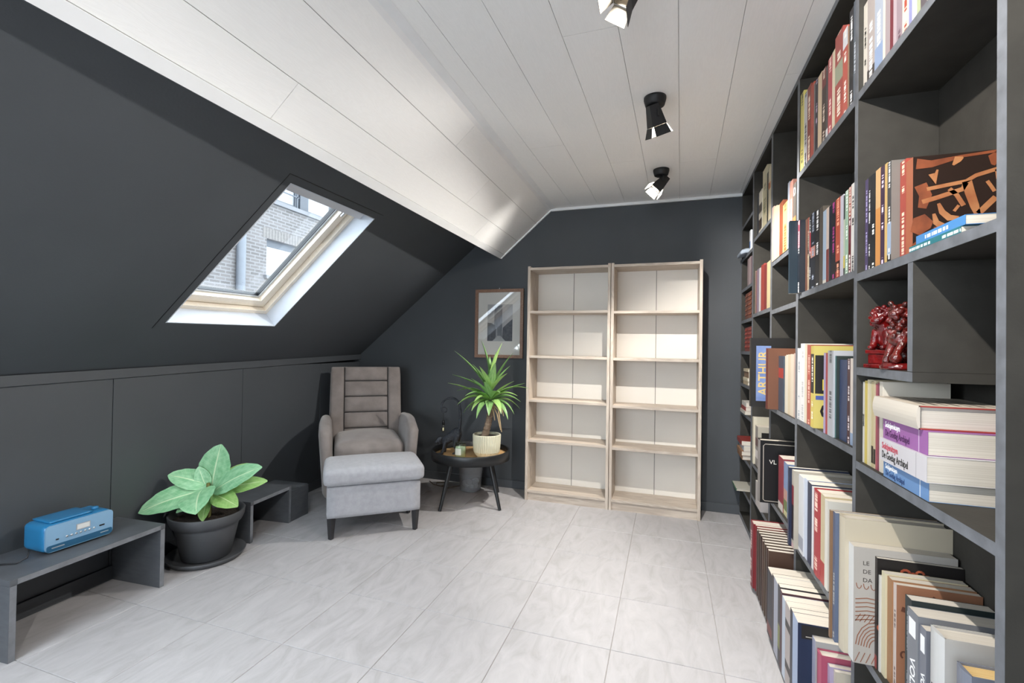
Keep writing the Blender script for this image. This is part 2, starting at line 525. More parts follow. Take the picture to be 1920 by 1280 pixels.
# cove strip where slope and ceiling meet, white strips along the far wall
mb = MB()
yr = [YREAR, YB - 0.001]
prof = [(XR - 0.030, 2.3325), (XR - 0.006, 2.3505), (XR + 0.012, 2.3530), (XR + 0.034, 2.3570)]
pts0 = [(x, yr[0], z) for x, z in prof]; pts1 = [(x, yr[1], z) for x, z in prof]
top0 = [(XR + 0.02, yr[0], 2.362)]; top1 = [(XR + 0.02, yr[1], 2.362)]
n = len(prof)
mb.add(pts0 + pts1, [(k, k + 1, n + k + 1, n + k) for k in range(n - 1)])
mb.add(pts0 + [(XR - 0.02, yr[0], 2.36)] + pts1 + [(XR - 0.02, yr[1], 2.36)], [(n - 1, n, 2 * n + 1, 2 * n), (n, 0, n + 1, 2 * n + 1)])
structure('trim_1', mb, M_trimw, label='white cove strip between slope and flat ceiling')
mb = MB().box(XR, 0.513, YB - 0.014, YB - 0.0005, 2.336, 2.3575)
structure('trim_2', mb, M_trimw, label='white strip between ceiling and far wall')
mb = MB()
lo = [wpt(XW + .004, YB - .013, -.012), wpt(XR, YB - .013, -.012), wpt(XR, YB - .0005, -.012), wpt(XW + .004, YB - .0005, -.012)]
mb.hexa(lo, [p + nw * 0.0115 for p in lo])
structure('trim_3', mb, M_trimw, label='white strip between white slope and far wall')

# far wall, right wall, wall behind the camera
structure('wall_far', MB().box(-3.2, 0.86, YB, YB + 0.16, 0.0, 2.62), M_dark, label='anthracite painted far wall')
structure('wall_right', MB().box(0.702, 0.86, YREAR, YB, 0.0, 2.357), M_dark, label='anthracite wall behind the book shelves')
mb = MB()
mb.box(-3.2, -2.15, YREAR - .12, YREAR, 0, 2.6); mb.box(0.25, 0.86, YREAR - .12, YREAR, 0, 2.6)
mb.box(-2.15, 0.25, YREAR - .12, YREAR, 0, 0.5); mb.box(-2.15, 0.25, YREAR - .12, YREAR, 2.2, 2.6)
structure('wall_rear', mb, M_whitep, label='wall behind the camera')
mb = MB()
for a, b in ((-2.15, -2.09), (-0.98, -0.92), (0.19, 0.25)): mb.box(a, b, YREAR - .09, YREAR - .03, .5, 2.2)
mb.box(-2.15, .25, YREAR - .09, YREAR - .03, .5, .56); mb.box(-2.15, .25, YREAR - .09, YREAR - .03, 2.14, 2.2)
w2 = structure('added_window_2', mb, M_trimw, label='unseen window added behind the camera for fill light')  # made-up window, out of view, added to let fill light in from behind
MB().box(-2.09, .19, YREAR - .064, YREAR - .058, .56, 2.14).build('pane', glass_mat('window_glass'), w2)

# knee wall: base plus separate panels, baseboard, rail under the slope
phi = math.atan(0.066)
MK = Matrix.Translation((knee_x(0.0), 0, 0)) @ Matrix.Rotation(phi, 4, 'Z')
def kq(y): return y / math.cos(phi)
mb = MB()
def kbox(mb, x0, x1, ya, yb, z0, z1, mi=0):
    return mb.box(x0, x1, kq(ya), kq(yb), z0, z1, mi, MK)
kbox(mb, -0.16, -0.009, YREAR - .1, YB + .05, 0.0, 1.02)
knee = structure('wall_left', mb, M_black, label='low anthracite knee wall of panels')
ky = [YREAR, -1.62, -0.815, -0.005, 0.797, 1.600, 2.405, 3.205, YB]
for a, b in zip(ky[:-1], ky[1:]):
    kbox(MB(), -0.0085, 0.0, a + 0.0016, b - 0.0016, 0.0, 1.035).build('wall_panel', M_dark2, knee, bevel=0.0015)
mb = MB(); kbox(mb, 0.0005, 0.014, YREAR, YB - .002, 0.0, 0.07)
structure('baseboard_left', mb, M_dark2, bevel=0.002, label='dark baseboard along the knee wall')
structure('baseboard_far', MB().box(-2.76, XS + .02, YB - 0.014, YB - 0.0005, 0.0, 0.068), M_dark2, bevel=0.002, label='dark baseboard along the far wall')
mb = MB()
A, B = YREAR, YB - .002
def rail(y, dx, dz): return Vector((knee_x(y) + dx, y, slope_z(knee_x(y), y) + dz))
mb.hexa([rail(A, -.01, -.052), rail(A, .012, -.045), rail(B, .012, -.045), rail(B, -.01, -.052)],
        [rail(A, -.01, -.004), rail(A, .012, .001), rail(B, .012, .001), rail(B, -.01, -.004)])
structure('trim_4', mb, M_dark2, label='dark rail where knee wall and slope meet')

# dark slope with the skylight opening
SK = [Vector((-2.368, 1.651, 0)), Vector((-2.417, 2.380, 0)), Vector((-1.645, 2.342, 0)), Vector((-1.610, 1.658, 0))]
for p in SK: p.z = slope_z(p.x, p.y)
ns = Vector((-0.826, -0.077, 1.0)).normalized()
def sp(x, y): return Vector((x, y, slope_z(x, y)))
mb = MB(); th = ns * 0.16
YS = 0.75
def slope_section(mb, ya, yb, hole):
    O = [sp(knee_x(ya) - .1, ya), sp(knee_x(yb) - .1, yb), sp(-0.6, yb), sp(-0.6, ya)]
    for q in ((O[0], O[1], hole[1], hole[0]), (O[1], O[2], hole[2], hole[1]), (O[2], O[3], hole[3], hole[2]), (O[3], O[0], hole[0], hole[3])):
        mb.add(list(q), [(0, 3, 2, 1)]); mb.add([p + th for p in q], [(0, 1, 2, 3)])
    for k in range(4):
        a, b = O[k], O[(k + 1) % 4]; mb.add([a, b, b + th, a + th], [(0, 1, 2, 3)])
        a, b = hole[k], hole[(k + 1) % 4]; mb.add([b, a, a + th, b + th], [(0, 1, 2, 3)])
slope_section(mb, YS, YB + .05, SK)
SK2 = [sp(-2.42, -0.98), sp(-2.42, 0.28), sp(-1.60, 0.28), sp(-1.60, -0.98)]
slope_section(mb, YREAR - .1, YS, SK2)
slope_dn = structure('wall_slope_lower', mb, M_dark, label='anthracite lower slope with a skylight')
mb = MB()
for k in range(4):
    a, b = SK2[k], SK2[(k + 1) % 4]; c_ = sum(SK2, Vector()) / 4
    ai, bi = a.lerp(c_, .06), b.lerp(c_, .06)
    mb.hexa([a + ns * .02, b + ns * .02, bi + ns * .02, ai + ns * .02], [a + ns * .14, b + ns * .14, bi + ns * .14, ai + ns * .14])
w3 = structure('added_window_3', mb, M_trimw, label='unseen roof window added beside the camera for fill light')  # made-up roof window, out of view, added to brighten floor and ceiling
ci = [p.lerp(c_, .06) for p in SK2]
MB().hexa([p + ns * .08 for p in ci], [p + ns * .085 for p in ci]).build('pane', glass_mat('roof_glass'), w3)

def Q(s, t, d=0.0):
    return (SK[0] * (1 - s) + SK[1] * s) * (1 - t) + (SK[3] * (1 - s) + SK[2] * s) * t + ns * d
def ring(mb, o, i, d0, d1, mi=0):
    """frame bars between outer inset o and inner inset i (metres), from depth d0 to d1"""
    def P(k, ins, d):
        es, et = ins / 0.71, ins / 1.0
        return Q((es, 1 - es, 1 - es, es)[k], (et, et, 1 - et, 1 - et)[k], d)
    for k in range(4):
        j = (k + 1) % 4
        mb.hexa([P(k, o, d0), P(j, o, d0), P(j, i, d0), P(k, i, d0)], [P(k, o, d1), P(j, o, d1), P(j, i, d1), P(k, i, d1)], mi)
M_pine = board_mat('lacquered_pine', 'E4D8C4', 'EEE6D8', (14, 14, 3), 0.35, 0.03)
M_lining = mat('pale_blue_grey_paint', 'C8CED6', 0.45, var=0.02, vscale=9)
mb = MB(); ring(mb, 0.0004, 0.006, 0.0, 0.115)
win = structure('window_1', mb, M_lining, label='tilted roof window in the dark slope')
mb = MB(); ring(mb, 0.0062, 0.034, 0.10, 0.19); mb.build('frame', M_pine, win)
mb = MB(); ring(mb, 0.0345, 0.040, 0.158, 0.19); mb.build('seal', mat('brown_seal', '8E6A42', .6, var=.1), win)
mb = MB(); ring(mb, 0.0405, 0.092, 0.128, 0.186); mb.build('sash', M_pine, win)
mb = MB(); ring(mb, 0.0922, 0.104, 0.155, 0.186); mb.build('glazing_bead', mat('grey_bead', 'C6C9CC', .4, var=.02), win)
mb = MB(); ring(mb, 0.1042, 0.108, 0.160, 0.186); mb.build('gasket', M_black, win)
def sbox(mb, s0, s1, t0, t1, d0, d1):
    mb.hexa([Q(s0, t0, d0), Q(s1, t0, d0), Q(s1, t1, d0), Q(s0, t1, d0)], [Q(s0, t0, d1), Q(s1, t0, d1), Q(s1, t1, d1), Q(s0, t1, d1)])
    return mb
sbox(MB(), 0.148, 0.852, 0.105, 0.895, 0.168, 0.172).build('pane', glass_mat('skylight_glass', (0.97, 0.985, 0.99, 1)), win)
sbox(MB(), 0.02, 0.98, 0.925, 0.992, 0.060, 0.127).build('blind_box', mat('white_blind_box', 'D4D6DA', .4, var=.02), win, bevel=.004)
sbox(MB(), 0.88, 0.895, 0.865, 0.90, 0.118, 0.128).build('blind_clip', mat('nickel', 'B8BABC', .3, metal=.9, var=.03), win)
# thin dark line of the plaster frame around the opening
mb = MB()
def P2(k, o, d):
    es, et = o / .71, o / 1.0
    return Q((-es, 1 + es, 1 + es, -es)[k], (-et, -et, 1 + et, 1 + et)[k], d)
for k in (2, 3):
    j = (k + 1) % 4
    mb.hexa([P2(k, .040, -.0015), P2(j, .040, -.0015), P2(j, .043, -.0015), P2(k, .043, -.0015)],
            [P2(k, .040, .001), P2(j, .040, .001), P2(j, .043, .001), P2(k, .043, .001)])
mb.build('bead', M_black, win)

# ---------------------------------------------------------------- the house across the street
M_brick = brick_mat()
bld = thing('brick_house', 'grey brick house seen through the roof window', 'building', (-8.0, 8.0, -3.0))
def bb(mb, x0, x1, y0, y1, z0, z1): return mb.box(x0 + 8.0 - 8.0, x1, y0 - 8.0, y1 - 8.0, z0 + 3.0, z1 + 3.0)
mb = MB()
WY0, WY1, WZ0, WZ1 = 7.62, 8.95, 2.62, 3.40
UZ0 = 4.16
bb(mb, -.3, 0, 2, WY0, -3, UZ0); bb(mb, -.3, 0, WY1, 16, -3, UZ0); bb(mb, -.3, 0, WY0, WY1, -3, WZ0); bb(mb, -.3, 0, WY0, WY1, WZ1, UZ0)
mb.build('wall', M_brick, bld)
M_concrete = mat('pale_concrete', '606062', .8, var=.08, vscale=3)
bb(MB(), -.3, .06, 2, 16, UZ0 + .002, UZ0 + .09).build('ledge', M_concrete, bld)
mb = MB()
M_soldier = mat('soldier_brick', '625E5B', .9, var=.15, vscale=20)
for k in range(19):
    bb(mb, -.1, .006, WY0 - .1 + k * .08, WY0 - .032 + k * .08, WZ1 + .003, WZ1 + .22)
mb.build('lintel', M_soldier, bld)
M_frame = mat('grey_window_frame', '40444A', .5, var=.03)
f1 = MB()
bb(f1, -.16, -.10, WY0, WY1, WZ1 - .14, WZ1); bb(f1, -.16, -.10, WY0, WY0 + .06, WZ0, WZ1 - .14); bb(f1, -.16, -.10, WY1 - .06, WY1, WZ0, WZ1 - .14)
f1 = f1.build('window', M_frame, bld)
M_pale = mat('pale_pane', '8C8E90', .25, var=.02)
bb(MB(), -.15, -.12, WY0 + .06, WY1 - .06, WZ0, WZ1 - .14).build('pane', M_pale, f1)
bb(MB(), -.1, .08, WY0 - .06, WY1 + .06, WZ0 - .07, WZ0 - .002).build('sill', M_concrete, bld)
MB().tube([(.07, -1.05, 0), (.07, -1.05, 7.1)], .085, 12).build('drain_pipe', mat('grey_pipe', '565A60', .5, var=.03), bld)
for y0, y1 in ((5.0, 8.55), (8.78, 12.5)):
    w = MB(); bb(w, -.16, -.08, y0, y0 + .1, UZ0 + .092, 6.6); bb(w, -.16, -.08, y1 - .1, y1, UZ0 + .092, 6.6)
    bb(w, -.16, -.08, y0 + .1, y1 - .1, UZ0 + .092, UZ0 + .16); w = w.build('window', M_frame, bld)
    bb(MB(), -.14, -.11, y0 + .1, y1 - .1, UZ0 + .16, 6.6).build('pane', M_pale, w)
bb(MB(), -.22, -.02, 8.552, 8.778, UZ0 + .092, 6.6).build('pier', mat('dark_pier', '3A3D42', .6, var=.05), bld)
mb = MB()
for z in (4.5, 4.82): bb(mb, -.02, .0, 5.0, 8.5, z, z + .025)
for y in (6.5, 7.5, 8.44): bb(mb, -.02, .0, y, y + .03, UZ0 + .092, 4.86)
mb.build('railing', M_frame, bld)
# ground of the street between the houses
tag(MB().box(-30, -3.6, -20, 40, -3.3, -3.0).build('street', mat('street_paving', '4A4947', .9, var=.1, vscale=2)), 'grey street paving between the houses', None, None, 'structure')

# ================================================================ FURNITURE
# ---- two pale bookcases against the far wall
M_oak = board_mat('grey_oak_effect', 'B0A294', 'C6BAAC', (3, 3, 0.35), 0.5, 0.04)
M_oakh = board_mat('grey_oak_effect_across', 'B0A294', 'C6BAAC', (0.35, 3, 3), 0.5, 0.04)
M_backp = mat('cream_back_panel', 'E6E1D8', 0.6, var=0.015, vscale=4)
M_seam = mat('panel_seam', '8C877F', 0.7, var=0.05)
def pale_bookcase(x0, x1, label, zs, lean):
    t = thing('bookcase', label, 'bookcase', ((x0 + x1) / 2, 3.655, 0), 0, 'pair of pale empty bookcases')
    w = (x1 - x0) / 2; d = 0.125; H = 1.838; th = 0.021
    for s in (-1, 1):
        a, b = sorted((s * w, s * (w - th)))
        MB().box(a, b, -d, d, 0, H).build('side_panel', M_oak, t, bevel=.0012)
    iw = w - th - .0003
    MB().box(-iw, iw, -d + .001, d - .008, H - .030, H - .011).build('top_panel', M_oakh, t, bevel=.001)
    for z in zs:
        MB().box(-iw, iw, -d + .004, d - .010, z - .019, z).build('shelf', M_oakh, t, bevel=.001)
    MB().box(-iw, iw, -d + .002, d - .010, .062, .080).build('bottom_shelf', M_oakh, t, bevel=.001)
    MB().box(-iw, iw, -d + .012, -d + .028, 0, .0615).build('plinth', M_oakh, t)
    for a, b in ((-iw, -.0025), (.0025, iw)):
        MB().box(a, b, d - .0075, d - .003, .05, H - .02).build('back_panel', M_backp, t)
    MB().box(-.0024, .0024, d - .0095, d - .0035, .0805, H - .031).build('back_seam', M_seam, t)
    return t
pale_bookcase(-1.052, -0.4055, 'pale grey oak bookcase beside the framed picture and yucca', [1.486, 1.134, .789, .474], 0)
pale_bookcase(-0.4015, 0.234, 'pale grey oak bookcase nearest the dark built-in book shelves', [1.480, 1.130, .777, .466], 0)

# ---- low benches by the knee wall
M_mdf = mat('dark_stained_board', '53565A', 0.48, var=0.12, vscale=14, bump=.04, bscale=140, stretch=(1, 1, 4))
M_mdf_edge = mat('worn_board_edge', '74777C', 0.55, var=0.18, vscale=22)
def bench(label, p0, p1, depth, h, th=.022):
    p0, p1 = Vector(p0), Vector(p1)
    L = (p1 - p0).length
    ang = math.atan2(p1.y - p0.y, p1.x - p0.x)      # local x along the front edge, local y towards the wall
    t = thing('low_bench', label, 'bench', (p0.x, p0.y, 0), ang, 'low dark benches along the knee wall')
    MB().box(0, L, 0, depth, h - th, h).build('top_board', M_mdf, t, bevel=.0008)
    MB().box(0, th, .001, depth, 0, h - th - .0004).build('side_board', M_mdf, t, bevel=.0008)
    MB().box(L - th, L, .001, depth, 0, h - th - .0004).build('side_board', M_mdf, t, bevel=.0008)
    MB().box(th + .0006, L - th - .0006, -.0006, -.0001, h - th + .001, h - .001).build('front_edge', M_mdf_edge, t)
    for a in (0, L - th):
        MB().box(a + .001, a + th - .001, .0004, .0009, .001, h - th - .001).build('edge_strip', M_mdf_edge, t)
    return t
bench('low dark bench carrying the blue radio', (-2.296, 1.062, 0), (-2.332, 1.650, 0), .315, .304)
bench('low dark bench behind the large-leaved pot plant', (-2.352, 2.166, 0), (-2.385, 2.520, 0), .285, .245)
bx = thing('low_box', 'low dark box at the far end of the benches', 'box', (-2.389, 2.526, 0), math.radians(93.5))
MB().box(0, .165, 0, .285, 0, .207).build('body', M_mdf, bx, bevel=.001)
MB().box(.002, .163, .002, .283, .2075, .2125).build('lid', M_mdf, bx, bevel=.001)

# ---- blue radio
M_blue = mat('blue_plastic', '2677A8', 0.35, var=.03, vscale=8, coat=.3)
M_lblue = mat('silver_blue_front', '86AFCF', 0.28, var=.04, vscale=10, metal=.25)
M_dblue = mat('dark_blue_band', '245A7C', 0.4, var=.04)
M_lcd = mat('grey_display', 'D8DAD8', 0.3, var=.02)
M_silver = mat('silver_button', 'C4C8CC', 0.3, metal=.7, var=.03)
rad = thing('radio', 'blue portable radio standing on the low bench', 'radio', (-2.428, 1.226, .3045), math.radians(90.0))
# local x runs along the front (towards the far wall), local y towards the knee wall
LR, DR, HR = .252, .150, .122
vs, fs = roundbox(LR / 2, DR / 2, HR / 2 - .003, .022, 12)
body = MB().add([(p.x + LR / 2, p.y + DR / 2, p.z + HR / 2 + .003) for p in vs], fs, 0, True).build('body', M_blue, rad)
vs, fs = roundbox(LR / 2 - .004, .006, HR / 2 - .008, .0055, 10)
def rr(q): return q
fp = MB()
def rrect(w, h, r, n=6):
    o = []
    for cx, cy, a0 in ((w - r, h - r, 0), (-w + r, h - r, 90), (-w + r, -h + r, 180), (w - r, -h + r, 270)):
        for k in range(n + 1):
            a = math.radians(a0 + 90 * k / n); o.append((cx + r * math.cos(a), cy + r * math.sin(a)))
    return o
def plate(mb, outline, cx, cz, y0, y1):
    n = len(outline)
    mb.add([(cx + x, y0, cz + z) for x, z in outline] + [(cx + x, y1, cz + z) for x, z in outline],
           [tuple(range(n)), tuple(reversed(range(n, 2 * n)))] + [(k, n + k, n + (k + 1) % n, (k + 1) % n) for k in range(n)])
    return mb
front = plate(MB(), rrect(LR / 2 - .003, HR / 2 - .006, .018), LR / 2, HR / 2 + .003, -.004, .004).build('front_panel', M_lblue, rad)
plate(MB(), rrect(LR / 2 - .006, .013, .008), LR / 2, .025, -.0052, -.0041).build('lower_band', M_dblue, front)
disp = plate(MB(), rrect(.026, .013, .002), LR * .53, .083, -.0055, -.0041).build('display_frame', M_silver, front)
plate(MB(), rrect(.022, .0095, .001), LR * .53, .083, -.0062, -.0056).build('display', M_lcd, disp)
for k in range(7):
    mb = MB().sphere((.075 + k * .0165, -.005, .058), (.0048, .003, .0048), 10, 6)
    mb.build('button', M_silver, front)
plate(MB(), rrect(.005, .003, .001), .042, .057, -.0055, -.0041).build('socket', M_black, front)
plate(MB(), rrect(.010, .003, .001), .205, .060, -.0055, -.0041).build('switch', M_black, front)
plate(MB(), rrect(.022, .0022, .001), .045, .026, -.0058, -.0053).build('marking', M_silver, front)
plate(MB(), rrect(.016, .002, .001), .215, .027, -.0058, -.0053).build('marking', M_silver, front)
lid = MB(); vs, fs = roundbox(.078, .062, .005, .0045, 8)
lid.add([(p.x + .105, p.y + .078, p.z + HR + .0045) for p in vs], fs, 0, True).build('lid', M_blue, body)
MB().lathe([(.013, 0), (.013, .008), (.011, .010), (.0, .010)], 20, (.212, .058, HR + .0015)).build('knob', M_blue, body)
cord = MB().tube([(-2.47, 1.198, .335), (-2.44, 1.186, .345), (-2.425, 1.172, .325), (-2.445, 1.150, .309), (-2.50, 1.120, .3080), (-2.56, 1.095, .308), (-2.62, 1.07, .308)], .0028, 8)
cord = cord.build('power_cord', M_black)
tag(cord, 'black power cord of the blue radio lying on the bench', 'cord')

# ---- large-leaved plant in a dark pot
M_pot = mat('charcoal_plastic_pot', '4A4C4F', 0.55, var=.08, vscale=20)
M_soil = mat('potting_soil', '2B221C', 0.95, var=.5, vscale=60, bump=.8, bscale=90)
PL = (-2.435, 1.955)
sau = thing('plant_saucer', 'dark round saucer under the large-leaved plant pot', 'saucer', (PL[0], PL[1], 0))
MB().lathe([(.0, .002), (.135, .002), (.178, .003), (.193, .03), (.190, .031), (.172, .009), (.13, .008), (.0, .008)], 40, caps=(False, False)).build('dish', M_pot, sau)
pl = thing('potted_plant', 'large-leaved green plant in a dark grey pot', 'plant', (PL[0], PL[1], .0095))
pot = MB().lathe([(.0, 0), (.112, 0), (.120, .006), (.152, .160), (.156, .172), (.158, .185), (.170, .188), (.182, .215), (.186, .245), (.183, .249), (.174, .246), (.160, .215), (.158, .20)], 44, caps=(False, False)).build('pot', M_pot, pl)
mb = MB(); seg = 28
mb.add([(0, 0, .222)] + [(r * math.cos(a), r * math.sin(a), .222 - .006 * (r > .1) + .006 * math.sin(5 * a + r * 40)) for r in (.06, .11, .163) for a in [2 * math.pi * k / seg for k in range(seg)]],
       [(0, 1 + k, 1 + (k + 1) % seg) for k in range(seg)] + [(1 + i * seg + k, 1 + (i + 1) * seg + k, 1 + (i + 1) * seg + (k + 1) % seg, 1 + i * seg + (k + 1) % seg) for i in range(2) for k in range(seg)], 0, True)
mb.build('soil', M_soil, pl)
M_stem = mat('green_brown_stem', '6B6A3A', 0.7, var=.25, vscale=25)
mb = MB()
mb.tube([(0, 0, .20), (.005, 0, .27), (.0, .005, .33), (0, 0, .40)], [.020, .017, .014, .009], 10)
mb.tube([(.03, -.02, .20), (.035, -.02, .27), (.02, -.01, .32)], [.012, .010, .007], 8)
mb.build('stem', M_stem, pl)
def leaf_mat(name, c1, c2, vein):
    m = bpy.data.materials.new(name); m.use_nodes = True
    nt = m.node_tree; b = nt.nodes['Principled BSDF']
    uv = nt.nodes.new('ShaderNodeUVMap'); uv.uv_map = 'UVMap'
    s = nt.nodes.new('ShaderNodeSeparateXYZ'); nt.links.new(uv.outputs[0], s.inputs[0])
    def mt(op, a, b_=None, v=None):
        n = nt.nodes.new('ShaderNodeMath'); n.operation = op; nt.links.new(a, n.inputs[0])
        if b_ is not None: nt.links.new(b_, n.inputs[1])
        if v is not None: n.inputs[1].default_value = v
        return n.outputs[0]
    ax = mt('ABSOLUTE', mt('SUBTRACT', s.outputs['X'], None, .5))
    mid = mt('LESS_THAN', ax, None, .022)
    sv = mt('SUBTRACT', s.outputs['Y'], mt('MULTIPLY', ax, None, .35))
    sv = mt('PINGPONG', mt('MULTIPLY', sv, None, 22.0), None, 1.0)
    side = mt('MULTIPLY', mt('LESS_THAN', sv, None, .13), None, .16)
    vn = mt('MAXIMUM', mid, side)
    no = nt.nodes.new('ShaderNodeTexNoise'); no.inputs['Scale'].default_value = 6.0; no.inputs['Detail'].default_value = 4
    nt.links.new(uv.outputs[0], no.inputs['Vector'])
    r = nt.nodes.new('ShaderNodeValToRGB'); r.color_ramp.elements[0].position = .35; r.color_ramp.elements[1].position = .68
    r.color_ramp.elements[0].color = hexc(c1); r.color_ramp.elements[1].color = hexc(c2)
    nt.links.new(no.outputs['Fac'], r.inputs[0])
    mx = nt.nodes.new('ShaderNodeMix'); mx.data_type = 'RGBA'
    nt.links.new(vn, mx.inputs[0]); nt.links.new(r.outputs[0], mx.inputs[6]); mx.inputs[7].default_value = hexc(vein)
    nt.links.new(mx.outputs[2], b.inputs['Base Color'])
    b.inputs['Roughness'].default_value = .38
    b.inputs['Subsurface Weight'].default_value = 0.0
    return m
M_leaf = leaf_mat('broad_leaf', '7CBA88', 'A2D2A6', 'CCE4BC')
M_leaf2 = leaf_mat('broad_leaf_young', '86B262', 'A0C47C', 'C8DCA6')
def leaf(root, name, base, tip, width, droop, m, parent, up=(0, 0, 1), n=14, fold=.18, shape='ovate', thick=.0012, twist=0.0):
    """curved blade from base to tip with UVs (x across, y along); double-walled so it has thickness"""
    base, tip = Vector(base), Vector(tip); up = Vector(up)
    ax = tip - base; L = ax.length; T = ax.normalized()
    side = T.cross(up)
    if side.length < 1e-3: side = Vector((1, 0, 0))
    side.normalize(); N = side.cross(T).normalized()
    if twist:
        Rm = Matrix.Rotation(twist, 3, T); side = Rm @ side; N = Rm @ N
    us = [-1, -.55, 0, .55, 1] if shape == 'ovate' else [-1, 0, 1]
    top = []; uvs = []
    for i in range(n + 1):
        t = i / n
        if shape == 'ovate':
            w = width * (math.sin(math.pi * min(1, t ** .9)) ** .58) * (1 - .12 * t) if 0 < t < 1 else .004
        else:
            w = width * min(1, .35 + 2.2 * t) * (1 - t ** 2.2) + .0008
        c = base + ax * t + N * (droop * L * 4 * t * (1 - t)) 
        for u in us:
            ripple = .03 * width * math.sin(9 * t * math.pi + (1 if u > 0 else 0)) * abs(u) if shape == 'ovate' else 0
            top.append(c + side * (u * w) + N * (fold * w * abs(u) + ripple)); uvs.append(((u + 1) / 2, t))
    k = len(us); nv = len(top)
    verts = top + [p - N * thick for p in top]
    faces = []
    for i in range(n):
        for j in range(k - 1):
            a = i * k + j
            faces.append((a, a + 1, a + k + 1, a + k)); faces.append((nv + a, nv + a + k, nv + a + k + 1, nv + a + 1))
    me = bpy.data.meshes.new(name); me.from_pydata([tuple(p) for p in verts], [], faces)
    me.materials.append(m)
    ul = me.uv_layers.new(name='UVMap')
    for lp in me.loops: ul.data[lp.index].uv = uvs[lp.vertex_index % nv]
    me.polygons.foreach_set('use_smooth', [True] * len(me.polygons)); me.update()
    return link(name, me, parent)
# camera-facing axes are only used to read leaf directions off the photo; every leaf has its own depth
rx, fx = Vector((.949, .316, 0)), Vector((-.316, .949, 0))
def LP(r, f, z): return rx * r + fx * f + Vector((0, 0, z))
CU = tuple(-fx * .75 + Vector((0, 0, .66)))
CF = tuple(-fx * .95 + Vector((0, 0, .3)))
for (b, tpt, w, dr, mm, up, tw) in [
    (LP(-.01, .0, .36), LP(-.262, -.16, .285), .080, .08, M_leaf, CU, .0),
    (LP(-.01, .03, .38), LP(-.205, -.03, .450), .066, .05, M_leaf, CU, .1),
    (LP(.0, .03, .37), LP(.030, .06, .605), .098, .02, M_leaf, CF, 0.0),
    (LP(.03, .0, .355), LP(.310, -.02, .500), .078, .05, M_leaf, CU, -.1),
    (LP(-.02, -.02, .37), LP(.070, -.20, .300), .095, .10, M_leaf, CU, .0),
    (LP(.03, .0, .34), LP(.215, -.08, .300), .058, .06, M_leaf2, CU, -.1),
    (LP(.03, .03, .35), LP(.300, .06, .400), .050, .05, M_leaf2, CU, .1),
    (LP(-.02, .02, .36), LP(-.070, .02, .485), .045, .02, M_leaf, CF, 0.2),
    (LP(.03, .03, .37), LP(.170, .12, .480), .050, .04, M_leaf2, CU, 0.2),
    (LP(.01, -.02, .31), LP(.040, -.10, .225), .036, .06, M_leaf2, CF, 0.0),
    (LP(-.01, -.01, .32), LP(-.090, -.12, .275), .038, .06, M_leaf, CU, 0.2)]:
    leaf(pl, 'leaf', b, tpt, w, dr, mm, pl, up, fold=.10, twist=tw)

# ---- armchair and footstool
def fabric(name, c, c2, vs, weave):
    return mat(name, c, .85, color2=c2, vscale=vs, bump=.25, bscale=weave, sheen=.35, detail=6)
M_suede = fabric('grey_brown_suede', '746C68', '8A827E', 9, 260)
M_linen = fabric('grey_linen', '9A9BA0', 'A6A7AC', 40, 420)
M_seamd = mat('dark_seam', '2E2B2A', .9, var=.1)
M_legd = mat('dark_wood_leg', '2B2B2E', .45, var=.12, vscale=20)
wd = Vector((.777, .629, 0)); ang = math.atan2(.629, .777)
ott = thing('footstool', 'light grey fabric footstool on dark tapered legs', 'footstool', (-1.848, 2.668, 0), ang)
OW, OD = .298, .200
vs, fs = roundbox(OW - .012, OD - .012, .098, .014, 8)
MB().add([p + Vector((0, 0, .228)) for p in vs], fs, 0, True).build('base', M_linen, ott)
def owarp(q):
    return q
vs, fs = roundbox(OW + .008, OD + .008, .052, .034, 16, puff=.022, puffs=(.004, .004))
cush = MB().add([p + Vector((0, 0, .380)) for p in vs], fs, 0, True).build('cushion', M_linen, ott)
def piping(z, w, d, r, rad):
    pts = []
    for cx, cy, a0 in ((w - r, d - r, 0), (-w + r, d - r, 90), (-w + r, -d + r, 180), (w - r, -d + r, 270)):
        for k in range(7):
            a = math.radians(a0 + 15 * k); pts.append((cx + r * math.cos(a), cy + r * math.sin(a), z))
    pts.append(pts[0]); return MB().tube(pts, rad, 6, cap=False)
piping(.414, OW - .001, OD - .001, .03, .0035).build('piping', M_linen, cush)
piping(.344, OW - .004, OD - .004, .03, .0035).build('piping', M_linen, cush)
for sx in (-1, 1):
    for sy in (-1, 1):
        mb = MB(); x, y = sx * (OW - .042), sy * (OD - .042)
        mb.lathe([(.014, 0), (.017, .004), (.027, .135)], 4, (x, y, 0), smooth=False)
        mb.build('leg', M_legd, ott, bevel=.002)
ch = thing('armchair', 'grey-brown suede armchair in the corner behind the footstool', 'armchair', (-2.235, 3.140, 0), ang)
